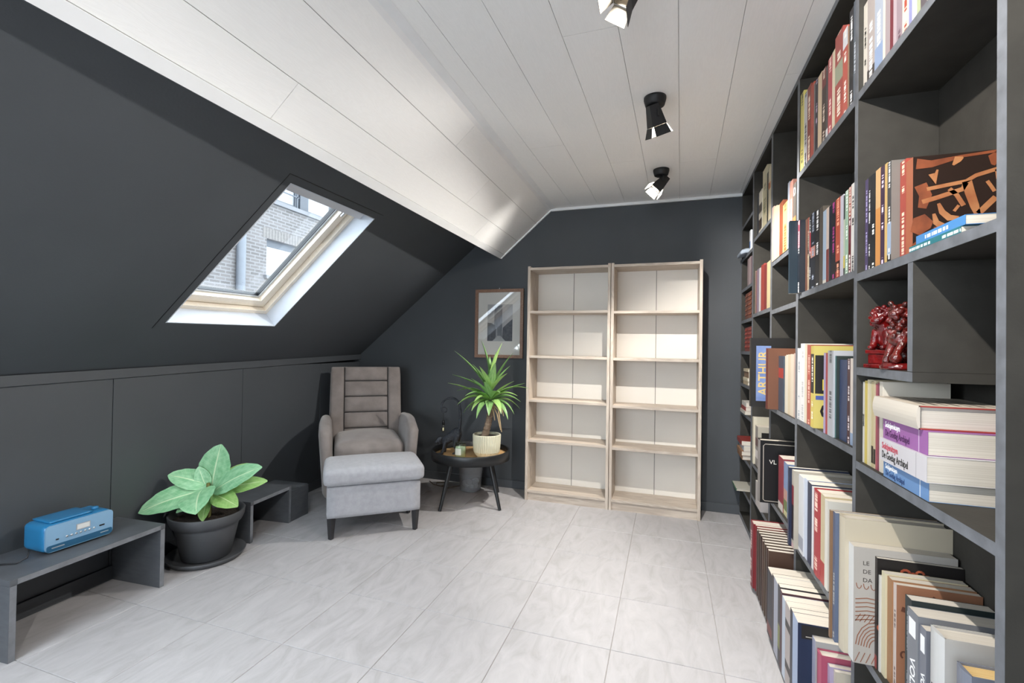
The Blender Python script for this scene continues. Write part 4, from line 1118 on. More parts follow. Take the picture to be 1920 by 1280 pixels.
BOOK_ROWS = {
    'A0': (1.946, [
        (1.548, 0.0253, 0.245, 0.525, 0.15, 'DED6C8', {'ink': '222222'}),
        (1.498, 0.0496, 0.262, 0.525, 0.15, 'B5A9A4', {'bands': [(0, 0.16, '4A4240')], 'ink': 'E8E4E0'}),
        (1.447, 0.0506, 0.24, 0.525, 0.15, '7C8FB8', {'bands': [(0, 0.3, '8FA6CC'), (0.3, 1, 'AEB8C9')], 'ink': 'E8ECF2'}),
        (1.433, 0.0136, 0.25, 0.525, 0.15, 'E4DAC6', {}),
        (1.406, 0.0266, 0.23, 0.525, 0.15, 'A8979A', {}),
        (1.388, 0.0176, 0.256, 0.525, 0.15, '7A2733', {}),
        (1.371, 0.0166, 0.24, 0.525, 0.15, 'B9A5AC', {}),
        (1.341, 0.0296, 0.262, 0.525, 0.15, '9C8790', {'ink': '5A4450'}),
        (1.309, 0.0316, 0.25, 0.525, 0.15, 'D9CDBB', {'ink': 'A04838'}),
        (1.294, 0.0146, 0.238, 0.525, 0.15, '8C8EC0', {}),
        (1.272, 0.0216, 0.226, 0.525, 0.15, 'C9C8DA', {}),
        (1.256, 0.0156, 0.24, 0.525, 0.15, 'A7B088', {}),
        (1.229, 0.0266, 0.25, 0.525, 0.15, '5C5358', {}),
        (1.212, 0.0166, 0.23, 0.525, 0.15, 'C4BBA8', {}),
    ]),
    'B0': (1.943, [
        (2.16, 0.0463, 0.321, 0.517, 0.14, 'D9CB5A', {'ink': '222222'}),
        (2.108, 0.046, 0.295, 0.517, 0.14, 'C8C7C6', {'ink': '222222'}),
        (2.06, 0.0476, 0.296, 0.517, 0.14, '8E3A2C', {'ink': 'E8D8C0'}),
        (2.021, 0.0386, 0.281, 0.517, 0.14, 'B4452E', {}),
        (2.005, 0.0156, 0.268, 0.517, 0.14, '6E6A68', {}),
        (1.97, 0.0346, 0.268, 0.517, 0.14, '2C2733', {'ink': 'B0A0B8'}),
        (1.925, 0.0446, 0.265, 0.517, 0.14, 'D2B894', {}),
        (1.881, 0.0436, 0.258, 0.517, 0.14, '3E2A24', {'bands': [(0.75, 1, '7A2A26')], 'ink': 'C8B8A8'}),
        (1.857, 0.0236, 0.25, 0.517, 0.14, '4A4846', {'bands': [(0, 0.12, 'D8D8D8')]}),
        (1.814, 0.0426, 0.261, 0.517, 0.14, 'B8434A', {'ink': 'E8C8C0'}),
        (1.787, 0.0266, 0.262, 0.517, 0.14, 'D8C8A8', {}),
        (1.715, 0.0716, 0.291, 0.517, 0.14, 'A8483E', {'bands': [(0.45, 0.66, '9AA084'), (0.0, 0.2, 'B84A34')], 'ink': 'E0D8C8'}),
        (1.673, 0.0416, 0.265, 0.517, 0.14, 'C0503C', {'bands': [(0.78, 1, 'D6DAE0')], 'ink': 'F0E8E0'}),
        (1.659, 0.0136, 0.255, 0.517, 0.14, '9A7A5C', {}),
        (1.626, 0.0326, 0.292, 0.517, 0.14, '24262A', {'ink': 'F2F2F2'}),
        (1.604, 0.0216, 0.299, 0.517, 0.14, '59636F', {'ink': 'C8D0D8'}),
    ]),
    'B1': (1.438, [
        (2.1835, 0.02, 0.3, 0.476, 0.17, '16303F', {}),
        (2.1531, 0.03, 0.295, 0.505, 0.14, '1C2430', {'bands': [(0.62, 1, 'A84860')], 'ink': 'F0F0F0'}),
        (2.1187, 0.034, 0.292, 0.525, 0.14, '6E4634', {}),
        (2.1073, 0.011, 0.291, 0.525, 0.14, 'A83828', {'bands': [(0.0, 0.5, 'C8B088'), (0.5, 0.75, '303030')], 'ink': 'F0E8D0'}),
        (2.0959, 0.011, 0.288, 0.525, 0.14, '8A7E72', {}),
        (2.08, 0.0155, 0.286, 0.525, 0.14, '1A1C22', {'bands': [(0.5, 0.8, 'C02838')], 'ink': 'F4F4F4'}),
        (2.021, 0.0586, 0.293, 0.525, 0.14, '23262E', {'bands': [(0.42, 0.56, 'C88878')], 'ink': '98A0B0'}),
        (1.97, 0.0506, 0.29, 0.525, 0.14, '2E2C2C', {'ink': 'ECECEC'}),
        (1.93, 0.0396, 0.285, 0.525, 0.14, '5C5348', {}),
        (1.893, 0.036, 0.262, 0.525, 0.14, 'A9BFD6', {'bands': [(0, 0.06, 'E8E0D0')]}),
        (1.864, 0.0286, 0.263, 0.525, 0.14, 'D8C0B0', {'bands': [(0, 0.45, '8A3A34')]}),
        (1.84, 0.0236, 0.261, 0.525, 0.14, '1C2434', {}),
        (1.797, 0.0426, 0.263, 0.525, 0.14, '22212A', {'ink': 'A03878'}),
        (1.754, 0.0426, 0.264, 0.525, 0.14, 'C04A2A', {'bands': [(0, 0.1, 'A82020'), (0.1, 0.22, '402020')], 'ink': 'E8A888'}),
        (1.725, 0.0286, 0.262, 0.525, 0.14, 'C8C4D0', {}),
        (1.71, 0.0146, 0.256, 0.525, 0.14, '4E5450', {'bands': [(0.1, 0.25, 'D8C030'), (0.25, 0.7, 'C0C8B0')]}),
        (1.682, 0.0276, 0.264, 0.525, 0.14, '9CC0A4', {'ink': 'E8F0E8'}),
        (1.66, 0.0216, 0.266, 0.525, 0.14, 'B04824', {'bands': [(0, 0.35, '6A2024'), (0.35, 0.66, '7A3040')], 'ink': 'F0E8E0'}),
        (1.631, 0.0286, 0.269, 0.525, 0.14, 'E2DFD8', {'ink': '303030'}),
    ]),
    'A1': (1.425, [
        (1.534, 0.02, 0.258, 0.525, 0.14, '54476E', {'ink': 'B0A8D0'}),
        (1.515, 0.0186, 0.259, 0.525, 0.14, '2E2E32', {'ink': 'D0D0D0'}),
        (1.485, 0.0296, 0.259, 0.525, 0.14, '24282C', {'ink': 'E8E8E0'}),
        (1.455, 0.0296, 0.26, 0.525, 0.14, 'D89038', {'bands': [(0.6, 1, 'DEB070')]}),
        (1.43, 0.0246, 0.258, 0.525, 0.14, '46304A', {'ink': 'E0D0E0'}),
        (1.415, 0.0146, 0.257, 0.525, 0.14, 'D6B060', {}),
        (1.393, 0.0216, 0.254, 0.525, 0.16, '4C4C4E', {'bands': [(0, 0.4, '9AB0CC'), (0, 0.08, '202020')], 'ink': 'D8D8D8', 'cover': '7A746E'}),
        (1.362, 0.0306, 0.245, 0.543, 0.14, 'B0402E', {'ink': 'E8C8B0'}),
        (1.349, 0.011, 0.225, 0.543, 0.14, '20242E', {'ink': 'C8C8C8'}),
        (1.3376, 0.011, 0.216, 0.547, 0.14, '3A3034', {'bands': [(0, 0.15, 'E8E0C8')]}),
    ]),
    'A3': (0.892, [
        (1.548, 0.013, 0.225, 0.525, 0.14, 'D8D4CA', {'title': 'ZOMER', 'ink2': '505050'}),
        (1.5296, 0.018, 0.229, 0.525, 0.14, 'D8C04A', {}),
        (1.5152, 0.014, 0.233, 0.525, 0.14, 'DCCFA8', {}),
        (1.5038, 0.011, 0.225, 0.525, 0.14, 'D2C8A4', {}),
        (1.4894, 0.014, 0.229, 0.525, 0.14, 'C8B884', {'bands': [(0.05, 0.25, '302820')]}),
        (1.476, 0.013, 0.233, 0.525, 0.14, 'CDBB92', {'bands': [(0.05, 0.22, '282420')]}),
        (1.4646, 0.011, 0.225, 0.525, 0.14, 'A84858', {}),
        (1.4532, 0.011, 0.229, 0.525, 0.14, '8A3A50', {}),
        (1.4348, 0.018, 0.233, 0.525, 0.14, 'D8D0C0', {}),
    ]),
    'A4': (0.385, [
        (1.5605, 0.0106, 0.361, 0.449, 0.26, '8E6A48', {}),
        (1.5405, 0.0196, 0.361, 0.455, 0.26, '5E6C88', {'ink': 'C8C8C0'}),
        (1.4955, 0.0446, 0.364, 0.464, 0.24, 'C9BCA2', {'kind': 'h'}),
        (1.4595, 0.0356, 0.303, 0.473, 0.22, 'E0E0DE', {'cover': 'B6AFA6'}),
        (1.4455, 0.0136, 0.285, 0.52, 0.185, '2C2422', {'bands': [(0, 0.12, '9A3A34')], 'cover': '231F1E'}),
        (1.4365, 0.0086, 0.244, 0.523, 0.15, 'D0CCC4', {}),
        (1.4145, 0.0216, 0.26, 0.526, 0.165, 'D8CCA4', {}),
        (1.3895, 0.0246, 0.257, 0.53, 0.165, 'A87648', {}),
        (1.3725, 0.0166, 0.254, 0.533, 0.165, 'D2C2B8', {'ink': '605048', 'cover': 'AE7450'}),
        (1.28, 0.0296, 0.262, 0.525, 0.15, '1E2C2E', {'ink': '98A0A0'}),
        (1.2325, 0.0466, 0.25, 0.517, 0.16, '7C8088', {'title': 'VOLKA', 'ink2': 'F4F4F4'}),
        (1.204, 0.0266, 0.236, 0.519, 0.16, '767A86', {'title': 'VO', 'ink2': 'F4F4F4'}),
        (1.192, 0.0116, 0.224, 0.53, 0.15, '4A2A30', {}),
        (1.131, 0.0516, 0.262, 0.517, 0.17, 'CDCDCB', {'title': 'HET GROOT', 'ink2': '303030', 'kind': 'h', 'cover': 'BCB8B2'}),
        (1.059, 0.0456, 0.238, 0.523, 0.15, '7A8090', {'kind': 'h', 'pages': 'D8B878'}),
    ]),
    'B2': (0.922, [
        (2.157, 0.0493, 0.291, 0.513, 0.14, 'DCDAD8', {'ink': '9098A0'}),
        (2.1, 0.0566, 0.309, 0.513, 0.16, 'E2E0DE', {'ink': 'A8A8A8'}),
        (2.066, 0.0336, 0.306, 0.513, 0.14, 'D8CCB0', {}),
        (2.018, 0.0476, 0.303, 0.513, 0.14, 'B84C34', {'ink': 'D8B0A0'}),
        (1.955, 0.038, 0.299, 0.507, 0.17, 'D8C040', {'bands': [(0.42, 0.9, '24221E')], 'ink': 'E8E0D0', 'cover': 'E0CC58'}),
        (1.844, 0.021, 0.274, 0.513, 0.14, 'B0A0C8', {}),
        (1.823, 0.0206, 0.274, 0.513, 0.14, 'B83838', {}),
        (1.767, 0.0556, 0.282, 0.513, 0.16, 'B8BAC0', {'ink': '606468'}),
        (1.7556, 0.011, 0.265, 0.518, 0.16, '1E6A68', {'cover': '2E3A38'}),
        (1.683, 0.065, 0.253, 0.525, 0.14, '2E426A', {}),
        (1.657, 0.0256, 0.257, 0.525, 0.14, '4A2830', {'ink': 'D8D0D0'}),
        (1.632, 0.0246, 0.259, 0.525, 0.14, 'E0D2C4', {'bands': [(0, 0.14, '90A8C8')]}),
    ]),
    'C2': (0.913, [
        (2.58, 0.05, 0.3, 0.473, 0.2, '6A3024', {'cover': '7A4A30', 'kind': 'h'}),
        (2.479, 0.1006, 0.263, 0.519, 0.14, '3C4A5C', {'bands': [(0.6, 0.78, 'B03028')]}),
        (2.457, 0.0216, 0.265, 0.525, 0.14, 'DCD0B8', {}),
        (2.419, 0.0376, 0.27, 0.525, 0.14, 'E2D6C0', {}),
        (2.376, 0.0426, 0.272, 0.525, 0.14, 'D8C4A0', {}),
        (2.317, 0.0586, 0.274, 0.525, 0.14, 'DCCCB4', {}),
        (2.278, 0.0386, 0.278, 0.525, 0.14, 'C8A898', {}),
    ]),
    'C3': (0.437, [
        (2.498, 0.095, 0.253, 0.525, 0.17, '9A3844', {'bands': [(0, 0.14, 'D8D0C8')]}),
        (2.423, 0.07, 0.246, 0.527, 0.15, '8098C0', {'bands': [(0, 0.1, 'D0C890'), (0.1, 0.3, '708048'), (0.3, 0.5, 'C89888')]}),
    ]),
    'B3': (0.405, [
        (2.183, 0.02, 0.318, 0.481, 0.21, '2A3450', {}),
        (2.1506, 0.032, 0.312, 0.491, 0.2, 'B8B0A0', {'bands': [(0.0, 0.06, 'C8A0A0'), (0.1, 0.55, '2C2024'), (0.55, 0.8, '8A2830')]}),
        (2.083, 0.0672, 0.303, 0.508, 0.185, 'D0D2D6', {'bands': [(0.05, 0.22, '989CAA')]}),
        (2.048, 0.0346, 0.305, 0.513, 0.18, 'C2CCE0', {}),
        (1.992, 0.053, 0.303, 0.513, 0.18, '28324E', {}),
        (1.965, 0.025, 0.299, 0.513, 0.18, 'DCDCE0', {}),
        (1.887, 0.077, 0.301, 0.513, 0.175, 'B02C34', {'kind': 'h', 'ink': 'E8C8B8'}),
        (1.842, 0.043, 0.304, 0.513, 0.17, 'CDBB92', {'bands': [(0.0, 0.25, 'B83028')]}),
        (1.811, 0.03, 0.298, 0.513, 0.16, 'E0DCD0', {}),
    ]),
    'C4': (0.03, [
        (2.57, 0.07, 0.315, 0.413, 0.26, '7E2430', {'kind': 'h', 'ink': 'D8C8C0', 'cover': '8A1E26'}),
        (2.5442, 0.0218, 0.318, 0.42, 0.25, '8A1E26', {}),
        (2.522, 0.0218, 0.314, 0.423, 0.25, '7A2428', {}),
        (2.4998, 0.0218, 0.31, 0.42, 0.25, '4E3A32', {}),
        (2.4776, 0.0218, 0.318, 0.423, 0.25, '5A4032', {}),
        (2.4554, 0.0218, 0.314, 0.42, 0.25, '46342A', {}),
        (2.4332, 0.0218, 0.31, 0.423, 0.25, '54402F', {}),
        (2.411, 0.0218, 0.318, 0.42, 0.25, '3E2C26', {}),
        (2.3888, 0.0218, 0.314, 0.423, 0.25, '4E3A32', {}),
        (2.3666, 0.0218, 0.31, 0.42, 0.25, '5A4032', {}),
        (2.3444, 0.0218, 0.318, 0.423, 0.25, '46342A', {}),
        (2.3222, 0.0218, 0.314, 0.42, 0.25, '54402F', {}),
        (2.3, 0.0218, 0.31, 0.423, 0.25, '3E2C26', {}),
        (2.2778, 0.0218, 0.318, 0.42, 0.25, '4E3A32', {}),
        (2.2556, 0.0218, 0.314, 0.423, 0.25, '5A4032', {}),
    ]),
    'B4': (0.03, [
        (2.108, 0.092, 0.27, 0.408, 0.25, '222634', {'bands': [(0.05, 0.2, '7A3028')]}),
        (2.075, 0.0326, 0.283, 0.408, 0.25, '3A3236', {}),
        (2.006, 0.068, 0.286, 0.408, 0.25, 'A0A4B4', {}),
        (1.971, 0.034, 0.293, 0.408, 0.25, '26282C', {'bands': [(0.2, 0.5, '7A8040')]}),
        (1.937, 0.033, 0.289, 0.408, 0.25, '4A2430', {}),
        (1.89, 0.046, 0.282, 0.408, 0.24, 'B8C4D4', {}),
        (1.821, 0.0686, 0.286, 0.408, 0.24, 'B0A4A0', {'bands': [(0.2, 0.3, '302828'), (0.7, 0.8, '282424')]}),
        (1.789, 0.031, 0.299, 0.408, 0.24, '1E2636', {}),
        (1.723, 0.065, 0.3, 0.408, 0.24, '9CB0D0', {'cover': '22304E'}),
        (1.688, 0.0346, 0.269, 0.448, 0.2, 'B0B0C8', {'bands': [(0, 0.45, '4A7A68')], 'cover': 'A8A8A8'}),
        (1.6476, 0.04, 0.251, 0.453, 0.2, 'B84A68', {'kind': 'h'}),
        (1.624, 0.02, 0.236, 0.468, 0.18, 'B0A0C0', {}),
        (1.6086, 0.015, 0.233, 0.478, 0.17, 'C8BCA8', {}),
    ]),
    'D0': (1.905, [
        (3.177, 0.053, 0.261, 0.525, 0.14, '3A4048', {}),
        (3.082, 0.0946, 0.26, 0.525, 0.14, 'D0C8B4', {'bands': [(0.1, 0.35, '4A3A30'), (0.5, 0.7, '504840')]}),
        (2.937, 0.125, 0.349, 0.525, 0.14, 'D8CCA4', {'ink': '808060'}),
        (2.897, 0.0396, 0.295, 0.525, 0.14, '4A4A40', {}),
        (2.838, 0.0586, 0.31, 0.525, 0.14, 'DCCDA8', {'bands': [(0.6, 0.72, 'C87838')]}),
    ]),
    'C0': (1.66, [
        (2.677, 0.0433, 0.282, 0.511, 0.14, 'D8B8A4', {}),
        (2.614, 0.0626, 0.268, 0.511, 0.14, 'E0D2A8', {}),
        (2.549, 0.0646, 0.253, 0.511, 0.14, 'D8C49C', {}),
        (2.479, 0.0696, 0.254, 0.511, 0.14, '9A4E2C', {}),
        (2.388, 0.0906, 0.224, 0.511, 0.14, 'D0B070', {'ink': '906030'}),
        (2.353, 0.0346, 0.299, 0.511, 0.14, '9098A8', {}),
        (2.298, 0.0546, 0.289, 0.511, 0.14, 'B07868', {'ink': 'E0D0D0'}),
        (2.2435, 0.0495, 0.259, 0.511, 0.14, '5C5650', {'bands': [(0, 0.45, 'B07838')]}),
    ]),
    'D1': (1.431, [
        (3.2693, 0.011, 0.272, 0.525, 0.14, 'D0B890', {}),
        (3.215, 0.0539, 0.267, 0.525, 0.14, '9A6A68', {}),
        (3.149, 0.0656, 0.27, 0.525, 0.14, '8C7A90', {}),
        (3.091, 0.0576, 0.266, 0.525, 0.14, 'D2CCC8', {}),
        (2.993, 0.0976, 0.273, 0.525, 0.14, 'A83A2C', {}),
        (2.917, 0.0756, 0.26, 0.525, 0.14, '8A2C2A', {}),
        (2.819, 0.0976, 0.261, 0.525, 0.14, 'D6C28C', {}),
    ]),
    'D4': (0.5, [
        (3.218, 0.043, 0.287, 0.513, 0.18, 'D0C8B0', {}),
        (3.133, 0.0846, 0.241, 0.523, 0.17, '8A8480', {'bands': [(0.2, 0.4, 'D8D0D0'), (0.5, 0.7, '5A3038')], 'cover': 'C8C0AC'}),
    ]),
    'D5': (0.3, [
        (2.916, 0.152, 0.14, 0.503, 0.18, 'C4BCB8', {}),
    ]),
    'E3': (1.64, [
        (3.518, 0.074, 0.191, 0.525, 0.14, 'A08888', {}),
        (3.456, 0.0616, 0.192, 0.525, 0.14, 'C0A8A8', {}),
        (3.397, 0.0586, 0.188, 0.525, 0.14, '8A7078', {}),
    ]),
    'E4': (1.415, [
        (3.54, 0.124, 0.182, 0.525, 0.14, '7A4632', {'leather': 1}),
        (3.383, 0.1566, 0.181, 0.525, 0.14, '8A5038', {'leather': 1}),
    ]),
    'E5': (1.195, [
        (3.536, 0.134, 0.164, 0.525, 0.14, '8E3C30', {'leather': 1}),
        (3.371, 0.1646, 0.165, 0.525, 0.14, '84382C', {'leather': 1}),
    ]),
}

# ================================================================ BUILT-IN BOOKCASE
M_mdfs = mat('charcoal_shelf_board', '383632', 0.68, spec=.22, var=.14, vscale=16, bump=.05, bscale=120, detail=6)
M_edge = mat('pale_shelf_edge', '62656A', 0.6, var=.22, vscale=26, detail=6)
UP = [(.955, .979), (1.574, 1.598), (2.207, 2.240), (2.721, 2.761), (3.281, 3.321), (3.764, 3.785)]
SHELVES = {0: [1.946, 1.425, .892, .385, .030], 1: [1.943, 1.438, .922, .405, .030], 2: [1.660, 1.412, .913, .437, .030],
           3: [1.905, 1.431, .500, .300, .030], 4: [2.100, 1.864, 1.640, 1.415, 1.195, .966, .764, .460, .234, .030]}
BCD = .188
bc = thing('built_in_bookcase', 'dark built-in bookcase filled with books along the right wall', 'bookcase', (XS, 0, 0))
TOPZ = 2.3565
for a, b in UP:
    u = MB().box(.0006, BCD, a, b, 0, TOPZ).build('upright', M_mdfs, bc)
    MB().box(0, .0005, a + .0004, b - .0004, .0005, TOPZ - .0005).build('front_edge', M_edge, u)
def shelf(y0, y1, z, th=.0225, x0=.0006, name='shelf'):
    s = MB().box(x0 + .0006, BCD, y0 + .0003, y1 - .0003, z - th, z).build(name, M_mdfs, bc)
    MB().box(x0, x0 + .0005, y0 + .0006, y1 - .0006, z - th + .0004, z - .0004).build('front_edge', M_edge, s)
for k, zs in SHELVES.items():
    y0, y1 = UP[k][1], UP[k + 1][0]
    for z in zs: shelf(y0, y1, z, .0225 if z > .1 else .029)
    shelf(y0, y1, TOPZ, .0225, name='top_board')
for k in range(5):
    MB().box(BCD + .0002, BCD + .0008, UP[k][1], UP[k + 1][0], .001, TOPZ - .001).build('back_panel', M_mdfs, bc)
shelf(1.2555, 1.574, 1.158)
d = MB().box(.0012, BCD, 1.2555, 1.2785, 1.1585, 1.4022).build('divider', M_mdfs, bc)
MB().box(.0006, .0011, 1.256, 1.278, 1.159, 1.402).build('front_edge', M_edge, d)

# ================================================================ BOOKS
M_cover = book_cover_mat()
M_pages = pages_mat('cream_pages', 'B9B1A4', 'CCC5B9')
M_pagesy = pages_mat('yellowed_pages', 'C4A066', 'D8BC84')
def shade(h, k):
    c = hexc(h); return tuple(min(1, v * k) for v in c[:3]) + (1,)
def bcol(h):
    c = hexc(h); g = .3 * c[0] + .5 * c[1] + .2 * c[2]
    return tuple((v * .84 + g * .16) * .82 for v in c[:3]) + (1,)
def book_mesh(t, h, d, base, o, seed):
    """upright book: spine at x=0 facing -x, thickness along y, height along z; colours per corner"""
    hard = o.get('kind') == 'h'
    bt = .0026 if hard else .0009
    ov = .003 if hard else 0.0
    V = []; Fc = []; C = []; I = []; UVs = []
    ink = hexc(o['ink']) if o.get('ink') else (0, 0, 0, 0)
    def face(pts, col, ik=(0, 0, 0, 0), uv=None):
        n = len(V); V.extend(pts); Fc.append(tuple(range(n, n + len(pts))))
        C.append(col); I.append(ik); UVs.append(uv or [(-1, -1)] * len(pts))
    bc_ = bcol(base); cv = bcol(o.get('cover', base))
    zc = sorted(set([0.0, 1.0] + [v for a, b, _ in o.get('bands', []) for v in (a, b)]))
    ns = 6 if hard else 1
    def sx(u): return -(.0045 if t > .02 else .002) * math.sin(math.pi * u) if hard else 0.0
    for z0, z1 in zip(zc[:-1], zc[1:]):
        col = bc_; zm = (z0 + z1) / 2
        for a, b, hx in o.get('bands', []):
            if a <= zm <= b: col = bcol(hx)
        for k in range(ns):
            u0, u1 = k / ns, (k + 1) / ns
            face([(sx(u1), u1 * t, z0 * h), (sx(u0), u0 * t, z0 * h), (sx(u0), u0 * t, z1 * h), (sx(u1), u1 * t, z1 * h)], col, ink,
                 [(u1, z0 * h + seed), (u0, z0 * h + seed), (u0, z1 * h + seed), (u1, z1 * h + seed)])
    # boards (outer, inner, edges)
    for s in (0, 1):
        yo = 0.0 if s == 0 else t; yi = bt if s == 0 else t - bt
        q = [(0, yo, 0), (d, yo, 0), (d, yo, h), (0, yo, h)]; face(q if s == 0 else q[::-1], cv)
        q = [(0, yi, 0), (d, yi, 0), (d, yi, h), (0, yi, h)]; face(q[::-1] if s == 0 else q, cv)
        face([(0, yo, h), (d, yo, h), (d, yi, h), (0, yi, h)], cv); face([(0, yi, 0), (d, yi, 0), (d, yo, 0), (0, yo, 0)], cv)
        face([(d, yo, 0), (d, yi, 0), (d, yi, h), (d, yo, h)], cv)
    # top and bottom caps of the spine strip
    for zz in (0, h):
        face([(sx(k / ns), k / ns * t, zz) for k in range(ns + 1)] + [(bt, t, zz), (bt, 0, zz)], bc_)
    if o.get('leather'):
        for zf in (.18, .36, .54, .72, .88):
            z = zf * h
            face([(-.004, .1 * t, z - .004), (-.004, .1 * t, z + .004), (-.004, .9 * t, z + .004), (-.004, .9 * t, z - .004)], shade(base, 1.3))
            face([(-.004, .1 * t, z + .004), (0, .1 * t, z + .008), (0, .9 * t, z + .008), (-.004, .9 * t, z + .004)], shade(base, 1.3))
            face([(-.004, .1 * t, z - .004), (0, .1 * t, z - .008), (0, .9 * t, z - .008), (-.004, .9 * t, z - .004)], shade(base, 1.3))
    me = bpy.data.meshes.new('cover'); me.from_pydata(V, [], Fc)
    ca = me.color_attributes.new('Col', 'FLOAT_COLOR', 'CORNER'); ci = me.color_attributes.new('Ink', 'FLOAT_COLOR', 'CORNER')
    ul = me.uv_layers.new(name='UVMap')
    li = 0
    for f, c, i_, uv in zip(Fc, C, I, UVs):
        for k in range(len(f)):
            ca.data[li].color = c; ci.data[li].color = i_; ul.data[li].uv = uv[k]; li += 1
    me.materials.append(M_cover); me.update()
    pg = MB().box(bt if not hard else bt + .001, d - (.001 if not hard else .005), bt + .0002, t - bt - .0002, ov, h - (.0006 if not hard else .0045))
    return me, pg
NB = [0]
def book(loc, t, h, d, base, o, label, group, name='book', rot=None):
    NB[0] += 1
    r = thing(name, label, 'book', loc, 0, group)
    if rot is not None: r.rotation_euler = rot
    me, pg = book_mesh(t, h, d, base, o, NB[0] * .37)
    c = link('cover', me, r)
    pg.build('pages', M_pagesy if o.get('pages') else M_pages, r)
    if o.get('title'):
        mi = mat('ink_' + o['ink2'], o['ink2'], .6, var=.01)
        sz = min(t * .8, .03)
        place_text(o['title'], sz, mi, (-.0056 if o.get('kind') == 'h' else -.0006, t * .5, h * o.get('tz', .6)), (0, 0, -1), (0, -1, 0), c, sx=o.get('tsx', 1.0), bold=.0004)
    return r, c
ORD = ['first', 'second', 'third', 'fourth', 'fifth', 'sixth', 'seventh', 'eighth', 'ninth', 'tenth', 'eleventh', 'twelfth', 'thirteenth', 'fourteenth', 'fifteenth', 'sixteenth', 'seventeenth', 'eighteenth', 'nineteenth', 'twentieth']
ROWN = {'A0': 'top row, nearest shelf bay', 'A1': 'row beside the footwear cover, nearest bay', 'A3': 'row behind the thick lying books', 'A4': 'bottom row, nearest shelf bay',
        'B0': 'top row, second bay from right', 'B1': 'second row, second bay from right', 'B2': 'third row, second bay from right', 'B3': 'fourth row, second bay from right', 'B4': 'bottom row, second bay from right',
        'C0': 'top row, third bay from right', 'C2': 'middle row, third bay from right', 'C3': 'fourth row, third bay from right', 'C4': 'bottom row, third bay from right',
        'D0': 'top row, fourth bay from right', 'D1': 'second row, fourth bay from right', 'D4': 'lower row, fourth bay from right', 'D5': 'lowest row, fourth bay from right',
        'E3': 'third shelf down, narrow far bay', 'E4': 'fourth shelf down, narrow far bay', 'E5': 'fifth shelf down, narrow far bay'}
def colour_name(h):
    r, g, b = (int(h[i:i + 2], 16) for i in (0, 2, 4))
    mx, mn = max(r, g, b), min(r, g, b); s = (mx - mn) / max(1, mx)
    if s < .14:
        if mx > 180 and r - b >= 10: return 'cream'
        if r - g >= 10 and mx > 90: return 'greyish pink'
        return 'white' if mn > 205 else 'light grey' if mn > 150 else 'grey' if mn > 75 else 'dark grey' if mn > 50 else 'black'
    if mx < 62: return 'black' if s < .4 else 'very dark blue' if b == mx else 'very dark brown' if r == mx else 'very dark green'
    hue = math.degrees(math.atan2(math.sqrt(3) * (g - b), 2 * r - g - b)) % 360
    if hue < 18 or hue > 340:
        n = ('maroon' if hue > 340 and mx < 140 else 'reddish brown' if hue > 7 and mx < 150 and s < .72 else 'red') if s > .5 else 'dusty rose' if mx > 140 else 'reddish brown'
    elif hue < 45: n = 'orange' if s > .68 and mx > 170 else 'cream' if s < .3 and mx > 180 else 'beige' if mx > 170 else 'brown'
    elif hue < 68: n = 'yellow' if s > .5 else 'cream'
    elif hue < 165: n = 'green'
    elif hue < 200: n = 'teal'
    elif hue < 255: n = ('greyish blue' if s < .3 else 'blue') if mx > 105 else 'navy blue'
    elif hue < 320: n = 'purple' if s > .2 else 'lilac'
    else: n = 'pink' if mx > 150 else 'maroon'
    return ('dark ' + n) if mx < 110 and n in ('red', 'brown', 'green', 'purple', 'teal') else n
PLACED = {}
for key, (z, lst) in BOOK_ROWS.items():
    for i, (yn, t, h, xf, d, col, o) in enumerate(lst):
        d = min(d, .6995 - xf)
        noun = 'hardback' if o.get('kind') == 'h' else 'leather book' if o.get('leather') else 'book'
        lab = f"{colour_name(col)} {noun}, {ORD[i]} from left in the {ROWN[key]}"
        PLACED[(key, i)] = book((xf, yn, z + .0004), t - .0003, h, d, col, o, lab, 'books, ' + ROWN[key]) + (t, h, d)

# ---- details printed on some covers (faces towards the room's near end, local y = 0)
def on_cover(c, name, pts, m, off):
    """flat printed shape on the near cover; pts in (x, z)"""
    MB().add([(x, -off, zz) for x, zz in pts] + [(x, -off + .0003, zz) for x, zz in pts], [tuple(range(len(pts))), tuple(reversed(range(len(pts), 2 * len(pts))))]).build(name, m, c)
def stroke(mb, pts, w, off):
    P = [Vector((p[0], 0, p[1])) for p in pts]; n = len(P); L = []; R_ = []
    for i, p in enumerate(P):
        tt = (P[min(i + 1, n - 1)] - P[max(i - 1, 0)]).normalized(); nn = Vector((-tt.z, 0, tt.x))
        ww = w if not isinstance(w, (list, tuple)) else w[i]
        L.append(p + nn * ww); R_.append(p - nn * ww)
    vs = [(q.x, -off, q.z) for q in L] + [(q.x, -off, q.z) for q in R_]
    mb.add(vs, [(i, i + 1, n + i + 1, n + i) for i in range(n - 1)])
def arcpts(cx, cz, rx_, rz_, a0, a1, n=8):
    return [(cx + rx_ * math.cos(math.radians(a0 + (a1 - a0) * k / n)), cz + rz_ * math.sin(math.radians(a0 + (a1 - a0) * k / n))) for k in range(n + 1)]
